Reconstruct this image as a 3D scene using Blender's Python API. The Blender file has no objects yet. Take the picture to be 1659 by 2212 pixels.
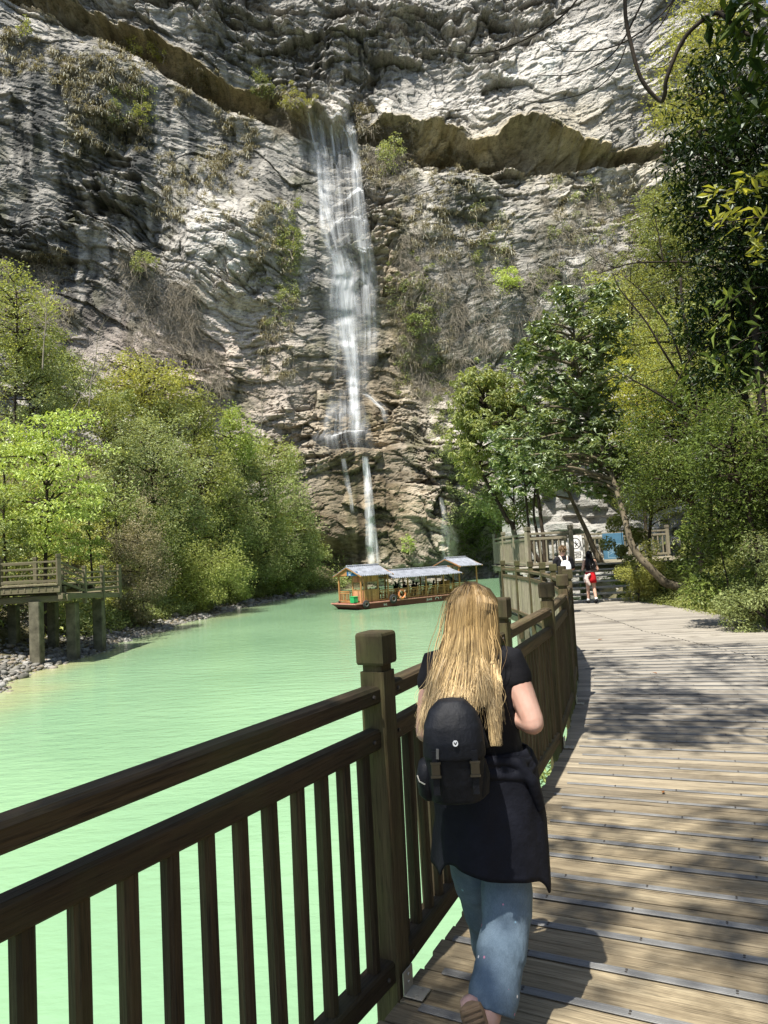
import bpy, math, random
import numpy as np
from mathutils import Vector, Matrix
random.seed(11); rng = np.random.default_rng(11)
SC = bpy.context.scene; COL = SC.collection
R = math.radians
# ---------------------------------------------------------------- camera frame
CAM = np.array([0.0, 0.0, 1.8]); FPX = 1550.0; PITCH = R(3.5); ROLL = R(3.04)
F_ = np.array([0, math.cos(PITCH), math.sin(PITCH)]); U0 = np.array([0, -math.sin(PITCH), math.cos(PITCH)])
X0 = np.array([1.0, 0, 0])
R_ = math.cos(ROLL)*X0 - math.sin(ROLL)*U0; U_ = math.sin(ROLL)*X0 + math.cos(ROLL)*U0
def ray(x, y): return (x-829.5)*R_ - (y-1106)*U_ + FPX*F_
def dep(x, y, Y):
    r = ray(x, y); return CAM + r*(Y/r[1])
def onz(x, y, Z):
    r = ray(x, y); return CAM + r*((Z-CAM[2])/r[2])
SUN_TO = np.array([-0.239, -0.368, 0.899]); SUN_TO /= np.linalg.norm(SUN_TO)

# ---------------------------------------------------------------- noise
def _h(a, b, s):
    a = a.astype(np.int64); b = b.astype(np.int64)
    n = (a*374761393 + b*668265263 + s*1274126177) & 0xffffffff
    n = ((n ^ (n >> 13))*1274126177) & 0xffffffff
    n = ((n ^ (n >> 16))*2246822519) & 0xffffffff
    return ((n ^ (n >> 15)) & 0xffffff)/float(0xffffff)
def vn(x, y, s=0):
    x = np.asarray(x, float); y = np.asarray(y, float)
    xi = np.floor(x); yi = np.floor(y); fx = x-xi; fy = y-yi
    fx = fx*fx*(3-2*fx); fy = fy*fy*(3-2*fy)
    return ((_h(xi, yi, s)*(1-fx)+_h(xi+1, yi, s)*fx)*(1-fy)+(_h(xi, yi+1, s)*(1-fx)+_h(xi+1, yi+1, s)*fx)*fy)*2-1
def fbm(x, y, o=4, s=0):
    t = 0; a = 1; n = 0
    for k in range(o):
        t = t+a*vn(x*2**k+k*17.3, y*2**k-k*9.1, s+k); n += a; a *= .5
    return t/n
def sstep(a, b, x):
    t = np.clip((x-a)/(b-a), 0, 1); return t*t*(3-2*t)

# ---------------------------------------------------------------- objects
def tag(o, label, cat, group=None, kind=None):
    o['label'] = label; o['category'] = cat
    if group: o['group'] = group
    if kind: o['kind'] = kind
    return o
def thing(name, label, cat, loc=(0, 0, 0), rz=0, group=None):
    o = bpy.data.objects.new(name, None); COL.objects.link(o); o.location = [float(c) for c in loc]; o.rotation_euler = (0, 0, rz)
    o.empty_display_size = .2
    return tag(o, label, cat, group)
def mesh_np(name, V, Fq, mat, parent=None, smooth=False, attrs=None, base=None):
    """fast mesh: V (n,3); Fq (m,k) faces all with k corners"""
    V = np.asarray(V, np.float32); Fq = np.asarray(Fq, np.int32)
    if base is not None: V = V-np.asarray(base, np.float32)
    me = bpy.data.meshes.new(name); k = Fq.shape[1]; m = len(Fq)
    me.vertices.add(len(V)); me.vertices.foreach_set('co', V.ravel())
    me.loops.add(m*k); me.loops.foreach_set('vertex_index', Fq.ravel())
    me.polygons.add(m); me.polygons.foreach_set('loop_start', np.arange(0, m*k, k, dtype=np.int32))
    me.update(calc_edges=True)
    me.polygons.foreach_set('use_smooth', np.full(m, smooth))
    for an, (typ, arr) in (attrs or {}).items():
        a = me.attributes.new(an, typ, 'POINT')
        a.data.foreach_set('color' if 'COLOR' in typ else ('vector' if typ == 'FLOAT_VECTOR' else 'value'), np.asarray(arr, np.float32).ravel())
    if mat: me.materials.append(mat)
    o = bpy.data.objects.new(name, me); COL.objects.link(o)
    if parent: o.parent = parent
    return o
def copy_tree(o, parent=None):
    c = o.copy(); COL.objects.link(c)
    if parent: c.parent = parent
    for ch in o.children: copy_tree(ch, c)
    return c
def nrm(v):
    v = np.asarray(v, float); return v/(np.linalg.norm(v)+1e-12)
class MB:
    """mesh collector; every vertex carries gc = grain coordinate (along, across, up)"""
    def __init__(s): s.v = []; s.f = []; s.g = []
    def add(s, V, Fs, G=None):
        n = len(s.v); s.v += [tuple(map(float, p)) for p in V]
        s.g += [tuple(map(float, p)) for p in (G if G is not None else V)]
        s.f += [tuple(i+n for i in f) for f in Fs]; return s
    def beam(s, p0, p1, w, h, up=(0, 0, 1), c=None, ext0=0, ext1=0):
        """chamfered bar from p0 to p1, w across, h along 'up'"""
        p0 = np.asarray(p0, float); p1 = np.asarray(p1, float); a = nrm(p1-p0); L = np.linalg.norm(p1-p0)
        p0 = p0-a*ext0; p1 = p1+a*ext1
        b = np.cross(a, up); b = nrm(b) if np.linalg.norm(b) > 1e-6 else np.array([1., 0, 0]); u = np.cross(b, a)
        if c is None: c = min(w, h)*.12
        W = w/2; H = h/2
        prof = [(-W+c, -H), (W-c, -H), (W, -H+c), (W, H-c), (W-c, H), (-W+c, H), (-W, H-c), (-W, -H+c)]
        V = []; G = []; off = random.random()*50
        for q, t, sh in ((p0, 0, 1), (p1, L, 1)):
            for x, y in prof:
                V.append(q+b*x*sh+u*y*sh); G.append((t+off, x+off*3, y+off))
        Fs = [(i, (i+1) % 8, 8+(i+1) % 8, 8+i) for i in range(8)]+[tuple(range(7, -1, -1)), tuple(range(8, 16))]
        return s.add(V, Fs, G)
    def box(s, c, size, rz=0, ch=None):
        c = np.asarray(c, float); d = np.array([math.cos(rz), math.sin(rz), 0])*size[0]/2
        return s.beam(c-d, c+d, size[1], size[2], c=ch)
    def tube(s, P, rad, n=8, cap=True):
        P = [np.asarray(p, float) for p in P]; m = len(P)
        if not hasattr(rad, '__len__'): rad = [rad]*m
        V = []; G = []; prev = None; L = 0; off = random.random()*40
        for i in range(m):
            a = nrm(P[min(i+1, m-1)]-P[max(i-1, 0)])
            if prev is None:
                b = np.cross(a, (0, 0, 1)); b = nrm(b) if np.linalg.norm(b) > .1 else np.array([1., 0, 0])
            else:
                b = nrm(prev-a*np.dot(prev, a))
            prev = b; u = np.cross(a, b)
            if i: L += np.linalg.norm(P[i]-P[i-1])
            for k in range(n):
                t = 2*math.pi*k/n; V.append(P[i]+(b*math.cos(t)+u*math.sin(t))*rad[i]); G.append((L+off, math.cos(t)*rad[i]+off, math.sin(t)*rad[i]))
        Fs = [(i*n+k, i*n+(k+1) % n, (i+1)*n+(k+1) % n, (i+1)*n+k) for i in range(m-1) for k in range(n)]
        if cap: Fs += [tuple(range(n-1, -1, -1)), tuple(range((m-1)*n, m*n))]
        return s.add(V, Fs, G)
    def limb(s, P, rad, n=12):
        """tube with rounded ends (for figures)"""
        P = [np.asarray(p, float) for p in P]; rad = list(rad)
        a = nrm(P[0]-P[1]); z = nrm(P[-1]-P[-2]); r0 = rad[0]; r1 = rad[-1]
        PP = [P[0]+a*r0*.98, P[0]+a*r0*.8, P[0]+a*r0*.45]+P+[P[-1]+z*r1*.45, P[-1]+z*r1*.8, P[-1]+z*r1*.98]
        RR = [r0*.2, r0*.6, r0*.89]+rad+[r1*.89, r1*.6, r1*.2]
        return s.tube(PP, RR, n)
    def loft(s, rings, n=24, cap=True, power=2.0):
        """rings: (centre, rx, ry[, axis_x, axis_y]) superellipse sections"""
        V = []
        for rg in rings:
            c = np.asarray(rg[0], float); rx, ry = rg[1], rg[2]
            ax = np.asarray(rg[3], float) if len(rg) > 3 else np.array([1., 0, 0]); ay = np.asarray(rg[4], float) if len(rg) > 4 else np.array([0., 1, 0])
            for k in range(n):
                t = 2*math.pi*k/n; cs, sn = math.cos(t), math.sin(t)
                V.append(c+ax*rx*math.copysign(abs(cs)**(2/power), cs)+ay*ry*math.copysign(abs(sn)**(2/power), sn))
        m = len(rings)
        Fs = [(i*n+k, i*n+(k+1) % n, (i+1)*n+(k+1) % n, (i+1)*n+k) for i in range(m-1) for k in range(n)]
        if cap: Fs += [tuple(range(n-1, -1, -1)), tuple(range((m-1)*n, m*n))]
        return s.add(V, Fs)
    def ball(s, c, r, n=12, m=8):
        c = np.asarray(c, float); r = np.asarray(r if hasattr(r, '__len__') else (r, r, r), float)
        return s.loft([(c+np.array([0, 0, -math.cos(math.pi*i/m)])*r[2], max(math.sin(math.pi*i/m), .02)*r[0], max(math.sin(math.pi*i/m), .02)*r[1]) for i in range(m+1)], n)
    def lathe(s, c, prof, n=16, axis=(0, 0, 1)):
        a = nrm(axis); b = np.cross(a, (0, 0, 1)); b = nrm(b) if np.linalg.norm(b) > .1 else np.array([1., 0, 0]); u = np.cross(a, b)
        return s.loft([(np.asarray(c, float)+a*z, r, r, b, u) for r, z in prof], n)
    def build(s, name, mat, parent=None, base=None, smooth=False, weld=False):
        me = bpy.data.meshes.new(name)
        V = np.asarray(s.v, np.float64)
        if base is not None: V = V-np.asarray(base)
        me.from_pydata(V.tolist(), [], s.f); me.update()
        a = me.attributes.new('gc', 'FLOAT_VECTOR', 'POINT'); a.data.foreach_set('vector', np.asarray(s.g, np.float32).ravel())
        me.polygons.foreach_set('use_smooth', np.full(len(s.f), smooth))
        if mat: me.materials.append(mat)
        o = bpy.data.objects.new(name, me); COL.objects.link(o)
        if parent: o.parent = parent
        return o
def remesh(o, vox, smooth=4):
    m = o.modifiers.new('r', 'REMESH'); m.mode = 'VOXEL'; m.voxel_size = vox; m.use_smooth_shade = True
    if smooth:
        k = o.modifiers.new('s', 'SMOOTH'); k.iterations = smooth; k.factor = .5
    return o
def catmull(P, n):
    P = [np.asarray(p, float) for p in P]; out = []
    for i in range(len(P)-1):
        a = P[max(i-1, 0)]; b = P[i]; c = P[i+1]; d = P[min(i+2, len(P)-1)]
        for k in range(n):
            t = k/n
            out.append(.5*((2*b)+(c-a)*t+(2*a-5*b+4*c-d)*t*t+(3*b-a-3*c+d)*t**3))
    out.append(P[-1]); return out

# ---------------------------------------------------------------- materials
def new_mat(name):
    m = bpy.data.materials.new(name); m.use_nodes = True; nt = m.node_tree; nt.nodes.clear()
    out = nt.nodes.new('ShaderNodeOutputMaterial'); return m, nt, out
def N(nt, typ, **kw):
    n = nt.nodes.new(typ)
    for k, v in kw.items():
        if k.startswith('i_'): n.inputs[k[2:].replace('_', ' ')].default_value = v
        else: setattr(n, k, v)
    return n
def L_(nt, a, b): nt.links.new(a, b)
def ramp(nt, fac, stops, interp='LINEAR'):
    r = N(nt, 'ShaderNodeValToRGB'); cr = r.color_ramp; cr.interpolation = interp
    while len(cr.elements) > 1: cr.elements.remove(cr.elements[0])
    cr.elements[0].position = stops[0][0]; cr.elements[0].color = (*stops[0][1], 1) if hasattr(stops[0][1], '__len__') else (stops[0][1],)*3+(1,)
    for p, c in stops[1:]:
        e = cr.elements.new(p); e.color = (*c, 1) if hasattr(c, '__len__') else (c, c, c, 1)
    L_(nt, fac, r.inputs['Fac']); return r.outputs['Color']
def mixc(nt, fac, a, b, mode='MIX'):
    m = N(nt, 'ShaderNodeMix', data_type='RGBA', blend_type=mode)
    for sock, val in ((m.inputs[0], fac), (m.inputs[6], a), (m.inputs[7], b)):
        if isinstance(val, (int, float)): sock.default_value = val
        elif isinstance(val, tuple): sock.default_value = (*val, 1)
        else: L_(nt, val, sock)
    return m.outputs[2]
def noise(nt, vec, scale, detail=4, rough=.6, mapscale=None, loc=None):
    if mapscale is not None:
        mp = N(nt, 'ShaderNodeMapping'); mp.inputs['Scale'].default_value = mapscale
        L_(nt, vec, mp.inputs['Vector']); vec = mp.outputs[0]
    n = N(nt, 'ShaderNodeTexNoise'); n.inputs['Scale'].default_value = scale; n.inputs['Detail'].default_value = detail; n.inputs['Roughness'].default_value = rough
    L_(nt, vec, n.inputs['Vector']); return n.outputs['Fac']
def bump(nt, h, strength, dist, nor=None):
    b = N(nt, 'ShaderNodeBump'); b.inputs['Strength'].default_value = strength; b.inputs['Distance'].default_value = dist
    L_(nt, h, b.inputs['Height'])
    if nor is not None: L_(nt, nor, b.inputs['Normal'])
    return b.outputs['Normal']
def principled(nt, out, col, rough=.7, nor=None, spec=.3, metal=0):
    p = N(nt, 'ShaderNodeBsdfPrincipled')
    for sock, v in ((p.inputs['Base Color'], col), (p.inputs['Roughness'], rough)):
        if isinstance(v, (int, float)): sock.default_value = v
        elif isinstance(v, tuple): sock.default_value = (*v, 1)
        else: L_(nt, v, sock)
    p.inputs['Specular IOR Level'].default_value = spec; p.inputs['Metallic'].default_value = metal
    if nor is not None: L_(nt, nor, p.inputs['Normal'])
    L_(nt, p.outputs[0], out.inputs['Surface']); return p
def wood(name, dark, light, moss=None, mossamt=.4, rough=.75, crack=.6, fargrey=None, wet=None, edge=False):
    m, nt, out = new_mat(name)
    at = N(nt, 'ShaderNodeAttribute', attribute_name='gc'); v = at.outputs['Vector']
    tc = N(nt, 'ShaderNodeTexCoord'); ob = tc.outputs['Object']
    g1 = noise(nt, v, 1, 6, .7, (1.2, 28, 28)); g2 = noise(nt, v, 1, 4, .6, (6, 130, 130)); g3 = noise(nt, v, 1, 3, .5, (.35, 2.2, 2.2))
    c = ramp(nt, g1, [(.28, dark), (.72, light)])
    c = mixc(nt, ramp(nt, g3, [(.35, 0.), (.65, 1.)]), c, mixc(nt, .55, c, dark))
    c = mixc(nt, ramp(nt, g2, [(.30, .75), (.5, 0.)]), c, tuple(x*.35 for x in dark))
    if fargrey:
        gp = N(nt, 'ShaderNodeSeparateXYZ'); L_(nt, N(nt, 'ShaderNodeNewGeometry').outputs['Position'], gp.inputs[0])
        mr = N(nt, 'ShaderNodeMapRange'); mr.inputs[1].default_value = 4.5; mr.inputs[2].default_value = 9; L_(nt, gp.outputs['Y'], mr.inputs[0])
        c = mixc(nt, mr.outputs[0], c, mixc(nt, ramp(nt, g1, [(.25, 0.), (.75, 1.)]), tuple(x*.45 for x in fargrey), fargrey))
    ri = N(nt, 'ShaderNodeNewGeometry').outputs['Random Per Island']
    c = mixc(nt, ramp(nt, ri, [(0, 0.), (.6, .35), (1, .95)]), c, mixc(nt, 1.0, c, (.52, .52, .54), 'MULTIPLY'))
    if moss:
        mn = noise(nt, ob, 2.3, 5, .65); c = mixc(nt, ramp(nt, mn, [(.45, 0.), (.72, mossamt)]), c, moss)
    if wet:
        wn = noise(nt, N(nt, 'ShaderNodeNewGeometry').outputs['Position'], 1.1, 5, .7); c = mixc(nt, ramp(nt, wn, [(.52, 0.), (.7, wet)]), c, mixc(nt, 1.0, c, (.3, .28, .25), 'MULTIPLY'))
    if edge:  # sides of the planks turn dark below the top edge
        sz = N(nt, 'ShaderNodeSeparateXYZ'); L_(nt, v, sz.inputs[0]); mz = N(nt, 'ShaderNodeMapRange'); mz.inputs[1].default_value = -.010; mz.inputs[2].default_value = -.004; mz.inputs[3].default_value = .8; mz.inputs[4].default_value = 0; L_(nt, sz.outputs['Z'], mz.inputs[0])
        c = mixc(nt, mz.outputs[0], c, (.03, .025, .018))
    h = N(nt, 'ShaderNodeMath', operation='ADD'); L_(nt, g1, h.inputs[0]); L_(nt, g2, h.inputs[1])
    principled(nt, out, c, rough, bump(nt, h.outputs[0], crack, .006), .25); return m
def plain(name, col, rough=.6, spec=.3, metal=0, nscale=6, namt=.35, bmp=0, bscale=40):
    m, nt, out = new_mat(name); tc = N(nt, 'ShaderNodeTexCoord'); ob = tc.outputs['Object']
    n = noise(nt, ob, nscale, 5, .65); c = mixc(nt, ramp(nt, n, [(.3, 0.), (.7, 1.)]), tuple(x*(1-namt) for x in col), tuple(min(x*(1+namt*.5), 1) for x in col))
    nor = bump(nt, noise(nt, ob, bscale, 4, .6), bmp, .01) if bmp else None
    principled(nt, out, c, rough, nor, spec, metal); return m
def leafmat(name, c1, c2, c3=None, trans=.35, gloss=.05, rough=.6):
    """leaves: colour varies leaf by leaf and in broad patches; light passes through"""
    m, nt, out = new_mat(name)
    geo = N(nt, 'ShaderNodeNewGeometry'); ri = geo.outputs['Random Per Island']
    oi = N(nt, 'ShaderNodeObjectInfo')
    n = noise(nt, geo.outputs['Position'], .55, 3, .6)
    a = N(nt, 'ShaderNodeMath', operation='MULTIPLY_ADD'); L_(nt, ri, a.inputs[0]); a.inputs[1].default_value = .6; a.inputs[2].default_value = -.3
    b = N(nt, 'ShaderNodeMath', operation='ADD'); L_(nt, n, b.inputs[0]); L_(nt, a.outputs[0], b.inputs[1])
    st = [(.2, c1), (.62, c2)]+([(.95, c3)] if c3 else [])
    c = ramp(nt, b.outputs[0], st)
    hs = N(nt, 'ShaderNodeHueSaturation'); mr = N(nt, 'ShaderNodeMapRange'); mr.inputs[3].default_value = .75; mr.inputs[4].default_value = 1.25
    L_(nt, oi.outputs['Random'], mr.inputs[0]); L_(nt, mr.outputs[0], hs.inputs['Value']); L_(nt, c, hs.inputs['Color']); c = hs.outputs[0]
    d = N(nt, 'ShaderNodeBsdfDiffuse'); t = N(nt, 'ShaderNodeBsdfTranslucent'); g = N(nt, 'ShaderNodeBsdfGlossy'); g.inputs['Roughness'].default_value = rough
    L_(nt, c, d.inputs[0]); L_(nt, mixc(nt, 1.0, c, (1.25, 1.15, .5), 'MULTIPLY'), t.inputs[0]); g.inputs[0].default_value = (.8, .85, .8, 1)
    m1 = N(nt, 'ShaderNodeMixShader'); m1.inputs[0].default_value = trans; L_(nt, d.outputs[0], m1.inputs[1]); L_(nt, t.outputs[0], m1.inputs[2])
    fr = N(nt, 'ShaderNodeFresnel'); fr.inputs[0].default_value = 1.4
    mu = N(nt, 'ShaderNodeMath', operation='MULTIPLY'); L_(nt, fr.outputs[0], mu.inputs[0]); mu.inputs[1].default_value = gloss*5
    m2 = N(nt, 'ShaderNodeMixShader'); L_(nt, mu.outputs[0], m2.inputs[0]); L_(nt, m1.outputs[0], m2.inputs[1]); L_(nt, g.outputs[0], m2.inputs[2])
    L_(nt, m2.outputs[0], out.inputs['Surface']); return m

M = {}
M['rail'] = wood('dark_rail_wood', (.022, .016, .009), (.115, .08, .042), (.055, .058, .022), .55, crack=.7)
M['rail_light'] = wood('sunlit_rail_wood', (.05, .036, .018), (.20, .145, .08), (.09, .09, .035), .5, crack=.8)  # lit copy of the rail wood; the darker one carries the near shade
M['post'] = wood('mossy_post_wood', (.05, .036, .017), (.14, .105, .053), (.095, .10, .035), .75, crack=.8)
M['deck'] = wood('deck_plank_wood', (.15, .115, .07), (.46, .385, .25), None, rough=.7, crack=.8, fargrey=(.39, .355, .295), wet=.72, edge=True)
M['grey_wood'] = wood('weathered_grey_wood', (.17, .145, .10), (.40, .35, .26), (.16, .16, .08), .5)
M['dull_wood'] = wood('shaded_mossy_wood', (.10, .085, .05), (.26, .225, .14), (.10, .11, .04), .6)  # darker copy of the grey wood; far bank shade is in its colour
M['pale_tread'] = wood('sunlit_pale_tread', (.34, .31, .25), (.66, .62, .54), None, rough=.7)  # paler than the grey wood, sunlight on the treads put into the colour
M['boat_wood'] = wood('varnished_boat_wood', (.38, .175, .06), (.58, .32, .14), None, rough=.5, crack=.3)
M['boat_orange'] = wood('orange_boat_panel', (.55, .24, .12), (.72, .38, .22), None, rough=.5, crack=.3)
M['bark'] = plain('bark', (.055, .043, .03), .9, .1, nscale=5, namt=.6, bmp=.8, bscale=22)
M['bark_pale'] = plain('pale_bark', (.15, .125, .085), .9, .1, nscale=4, namt=.6, bmp=.6, bscale=22)
M['bark_dark'] = plain('dark_bark', (.035, .028, .022), .9, .1, nscale=6, namt=.5, bmp=.5, bscale=30)
M['twig'] = plain('dry_twig', (.24, .21, .16), .9, .1)
M['concrete'] = plain('stained_concrete', (.13, .12, .085), .9, .1, nscale=2.5, namt=.6, bmp=.4)
M['metal'] = plain('ribbed_aluminium', (.19, .19, .185), .55, .35, metal=.3, nscale=5, namt=.25, bmp=.2, bscale=120)
M['screw'] = plain('dark_screw', (.10, .09, .08), .5, .5, metal=.8)
M['bracket'] = plain('galvanised_bracket', (.48, .46, .40), .5, .5, metal=.5)
M['l_bright'] = leafmat('leaf_spring_green', (.25, .33, .07), (.43, .52, .16), (.54, .61, .26), .4, .02)
M['l_yellow'] = leafmat('leaf_yellow_green', (.26, .28, .07), (.44, .45, .14), (.54, .54, .23), .4, .02)
M['l_mid'] = leafmat('leaf_mid_green', (.13, .165, .055), (.26, .305, .12), (.40, .44, .20), .36, .02)
M['l_olive'] = leafmat('leaf_olive', (.19, .22, .06), (.35, .39, .13), (.47, .50, .22), .4, .02)
M['l_grey'] = leafmat('leaf_grey_green', (.175, .205, .08), (.32, .365, .16), (.45, .48, .26), .34, .02)
M['l_gloss'] = leafmat('leaf_glossy_green', (.10, .145, .045), (.25, .32, .12), (.45, .51, .26), .34, .05, .5)
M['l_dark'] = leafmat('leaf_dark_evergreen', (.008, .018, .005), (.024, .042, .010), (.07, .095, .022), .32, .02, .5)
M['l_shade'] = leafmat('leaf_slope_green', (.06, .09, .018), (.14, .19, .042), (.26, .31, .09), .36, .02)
M['l_gold'] = leafmat('leaf_new_growth', (.30, .32, .05), (.45, .46, .09), (.55, .54, .16), .5, .02)
M['l_dry'] = leafmat('dry_grass_blades', (.15, .13, .075), (.25, .22, .13), (.36, .32, .19), .25, .03)
# ================================================================ THE CLIFF
def conv(P):
    a = np.array([dep(x, y, 100)[[0, 2]] for x, y in P]); o = np.argsort(a[:, 0]); return a[o]
LEDGE = conv([(-60, 20), (0, 37), (65, 55), (135, 77), (215, 95), (280, 117), (350, 145), (400, 160), (475, 197), (530, 205), (590, 220), (650, 237), (725, 258), (760, 258), (830, 268), (905, 300), (955, 320), (1055, 345), (1130, 350), (1180, 357), (1280, 362), (1370, 357), (1405, 355), (1700, 350)])
LIP = conv([(-60, -50), (0, -25), (75, 0), (130, 30), (225, 50), (310, 50), (360, 75), (420, 102), (500, 140), (550, 132), (590, 145), (620, 185), (664, 190), (670, 175), (710, 205), (750, 232), (790, 225), (830, 205), (880, 215), (920, 235), (970, 250), (1030, 283), (1078, 285), (1105, 252), (1150, 252), (1190, 278), (1225, 298), (1255, 325), (1330, 335), (1405, 340), (1700, 335)])
CX0, CX1, CZ0, CZ1, CD = -62., 56., -4., 92., .165
gx = np.arange(CX0, CX1, CD); gz = np.arange(CZ0, CZ1, CD); GX, GZ = np.meshgrid(gx, gz)
def dblob(xD, yD, rx, ry):
    c = dep(xD, yD, 100); return np.exp(-(((GX-c[0])/(rx/15.5))**2+((GZ-c[2])/(ry/15.5))**2))
zl = np.interp(GX, LEDGE[:, 0], LEDGE[:, 1])+.8*fbm(GX/2.5, GX*0, 3, 5); zu = np.interp(GX, LIP[:, 0], LIP[:, 1])+.9*fbm(GX/1.6, GX*0+4, 3, 6)
zu = np.maximum(zu, zl+1.2)
CY = 100+.10*GZ
CY -= .36*4*np.log1p(np.exp(np.clip(-(GX+13)/4, -30, 30)))+.32*4*np.log1p(np.exp(np.clip((GX-15)/4, -30, 30)))
low = 1-sstep(-.25, .25, GZ-zl)
ylip = .10*zl
gap = np.clip((GZ-zl)/(zu-zl), 0, 1)
recess = np.where(GZ < zl, 0, np.where(GZ < zu, 6.5*(1-gap)**.75*np.clip((zu-zl)/3., .5, 1.2), 0))
CY += recess
up = GZ > zu
CY = np.where(GZ > zl, CY-.10*(GZ-zl)*.9+.5, CY)
CY -= np.where(up, 1.6*np.exp(-(GZ-zu)/2.2), 0)
CY += (.35+.65*sstep(0, 4, np.abs(GZ-zl)))*(3.4*fbm(GX/20, GZ/24, 3, 21)+1.5*fbm(GX/7, GZ/9, 3, 31))
xf = np.interp(GZ, [0, 16, 30, 45, 66], [-3.5, -4.5, -3.5, -4.5, -6.5])
CY += 2.0*np.exp(-((GX-xf)/4.2)**2)*sstep(14, 22, GZ)*(GZ < zl)
CY -= 3.2*dblob(470, 560, 95, 120)+2.2*dblob(560, 420, 50, 140)+1.8*dblob(420, 350, 70, 40)-2.8*dblob(335, 500, 45, 60)-2.2*dblob(150, 620, 60, 60)
CY -= 1.8*dblob(1000, 520, 120, 200)
sh = sstep(17.6, 16.2, GZ+.6*fbm(GX/4, GZ*0, 2, 8))*sstep(-16, -11, GX)*(1-sstep(9, 14, GX))
CY -= sh*(4.2-.06*np.clip(16-GZ, 0, 20))
CY += 4.5*sstep(6, 1.5, GZ+1.2*fbm(GX/3, GX*0, 2, 9))*np.exp(-((GX+7)/4.5)**2)
CY += 9*sstep(9, 3, GZ)*sstep(8, 11, GX)*(1-sstep(24, 30, GX))
for lz, lx0, lx1, a in ((40.5, -9, 0, .8), (31, -8.5, 2, .5), (50, -8, 1, .5), (23.5, -5, 3.2, 1.2)):
    CY -= a*sstep(lx0-1, lx0, GX)*(1-sstep(lx1, lx1+1, GX))*np.exp(-np.clip(lz-GZ+(.9*vn(GX/1.7, GZ*0, 3)-.35*(GX+4)), 0, 9)/2.5)*(GZ < lz+(.9*vn(GX/1.7, GZ*0, 3)-.35*(GX+4)))
S = GZ-.27*4*np.log1p(np.exp(np.clip(-(GX+2)/4, -30, 30)))+5.6*fbm(GX/22, GZ/20, 3, 41)+.5*fbm(GX/4, GZ/4, 2, 44)
S += -2.5*dblob(430, 340, 60, 60)
rockamp = (.28+.95*sstep(-.7, .9, fbm(GX/9, GZ/9, 2, 55)*2))*np.where((GZ > zl-.3) & (GZ < zu), .75, 1)
BED = 0
for f, A, sd in ((.30, .9, 61), (.75, .55, 71), (1.7, .30, 81), (3.1, .15, 85)):
    ss = S*f+.35*fbm(GX*f*.4, GZ*f*.4, 2, sd+5); k = np.floor(ss); fr = ss-k
    p = vn(GX*f*.42+k*7.31, k*5.17, sd)*.7+vn(GX*f*1.3+k*3.7, k*9.1, sd+1)*.3
    CY -= rockamp*A*(p+.35*(1-np.abs(2*fr-1)**3)); BED = BED+p*A
def facets(u, v, sd):
    ui = np.floor(u); vi = np.floor(v); best = np.full(u.shape, 9.); second = np.full(u.shape, 9.); h = np.zeros(u.shape)
    for a in (-1, 0, 1):
        for b in (-1, 0, 1):
            ca, cb = ui+a, vi+b; dx = u-(ca+_h(ca, cb, sd)); dy = v-(cb+_h(ca, cb, sd+1)); d = dx*dx+dy*dy
            hh = _h(ca, cb, sd+2)-.5+(_h(ca, cb, sd+3)-.5)*1.5*dx+(_h(ca, cb, sd+4)-.62)*1.5*dy; nb = d < best
            second = np.where(nb, best, np.minimum(second, d)); h = np.where(nb, hh, h); best = np.where(nb, d, best)
    return h, np.sqrt(second)-np.sqrt(best)
wu = GX+.8*fbm(GX/2, GZ/2, 2, 151); FC = 0; CR = 0
for sx_, sz_, A, sd in ((6.5, 4.2, 1.9, 201), (2.6, 1.5, .85, 211), (1.15, .62, .42, 221)):
    h, e = facets(wu/sx_, S/sz_, sd); CY -= rockamp*A*h; FC = FC+h*A; CR = np.maximum(CR, sstep(.10, .0, e)*min(A, 1))
CY += .35*CR*rockamp
CY += .9*fbm(GX/2.6, GZ/15, 3, 161)*rockamp
CY += .22*fbm(GX/.9, GZ/.7, 3, 91)*rockamp
ny, nx = CY.shape
# colour of the stone (stains, iron, lichen, and overhang shade painted in)
def lerp(c, col, w): return c*(1-w[..., None])+np.array(col)*w[..., None]
pale = np.array([.53, .515, .48]); C = np.ones((ny, nx, 3))*pale
n1 = fbm(GX/5, GZ/7, 4, 101); n2 = fbm(GX/1.1, GZ/9, 4, 111); n3 = fbm(GX/1.3, GZ/.5, 3, 121)
C = lerp(C, (.33, .325, .305), sstep(-.15, .5, n1+.3*n3))
darkreg = np.clip(1.0*dblob(200, 380, 290, 290)+.5*dblob(180, 600, 200, 120)+.2*dblob(560, 60, 300, 80)+.8*dblob(60, 520, 200, 160)+.5*dblob(760, 60, 260, 90)+.45*dblob(1000, 420, 150, 70)+.4*dblob(960, 700, 160, 130)+.5*dblob(620, 400, 35, 170)+.6*dblob(420, 300, 120, 110)+.45*dblob(300, 690, 120, 60)+.6*dblob(760, 780, 60, 110), 0, 1)-.9*dblob(470, 540, 95, 150)
C = lerp(C, (.085, .09, .09), np.clip(sstep(-.22, .28, n2+.25*n3)*np.clip(darkreg+.2, 0, 1)*.95, 0, 1))
C = lerp(C, (.13, .135, .13), np.clip(sstep(.0, .6, n3+BED*.15)*.42, 0, 1))
brown = np.clip(dblob(800, 1130, 210, 190)+.8*dblob(760, 880, 170, 150)+.95*dblob(850, 600, 50, 200), 0, 1)
C = lerp(C, (.33, .265, .175), np.clip(brown*(.9+.25*n1), 0, 1)); C = lerp(C, (.11, .085, .05), np.clip(brown*sstep(.02, .4, n3+n2*.5)*.8, 0, 1))
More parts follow.
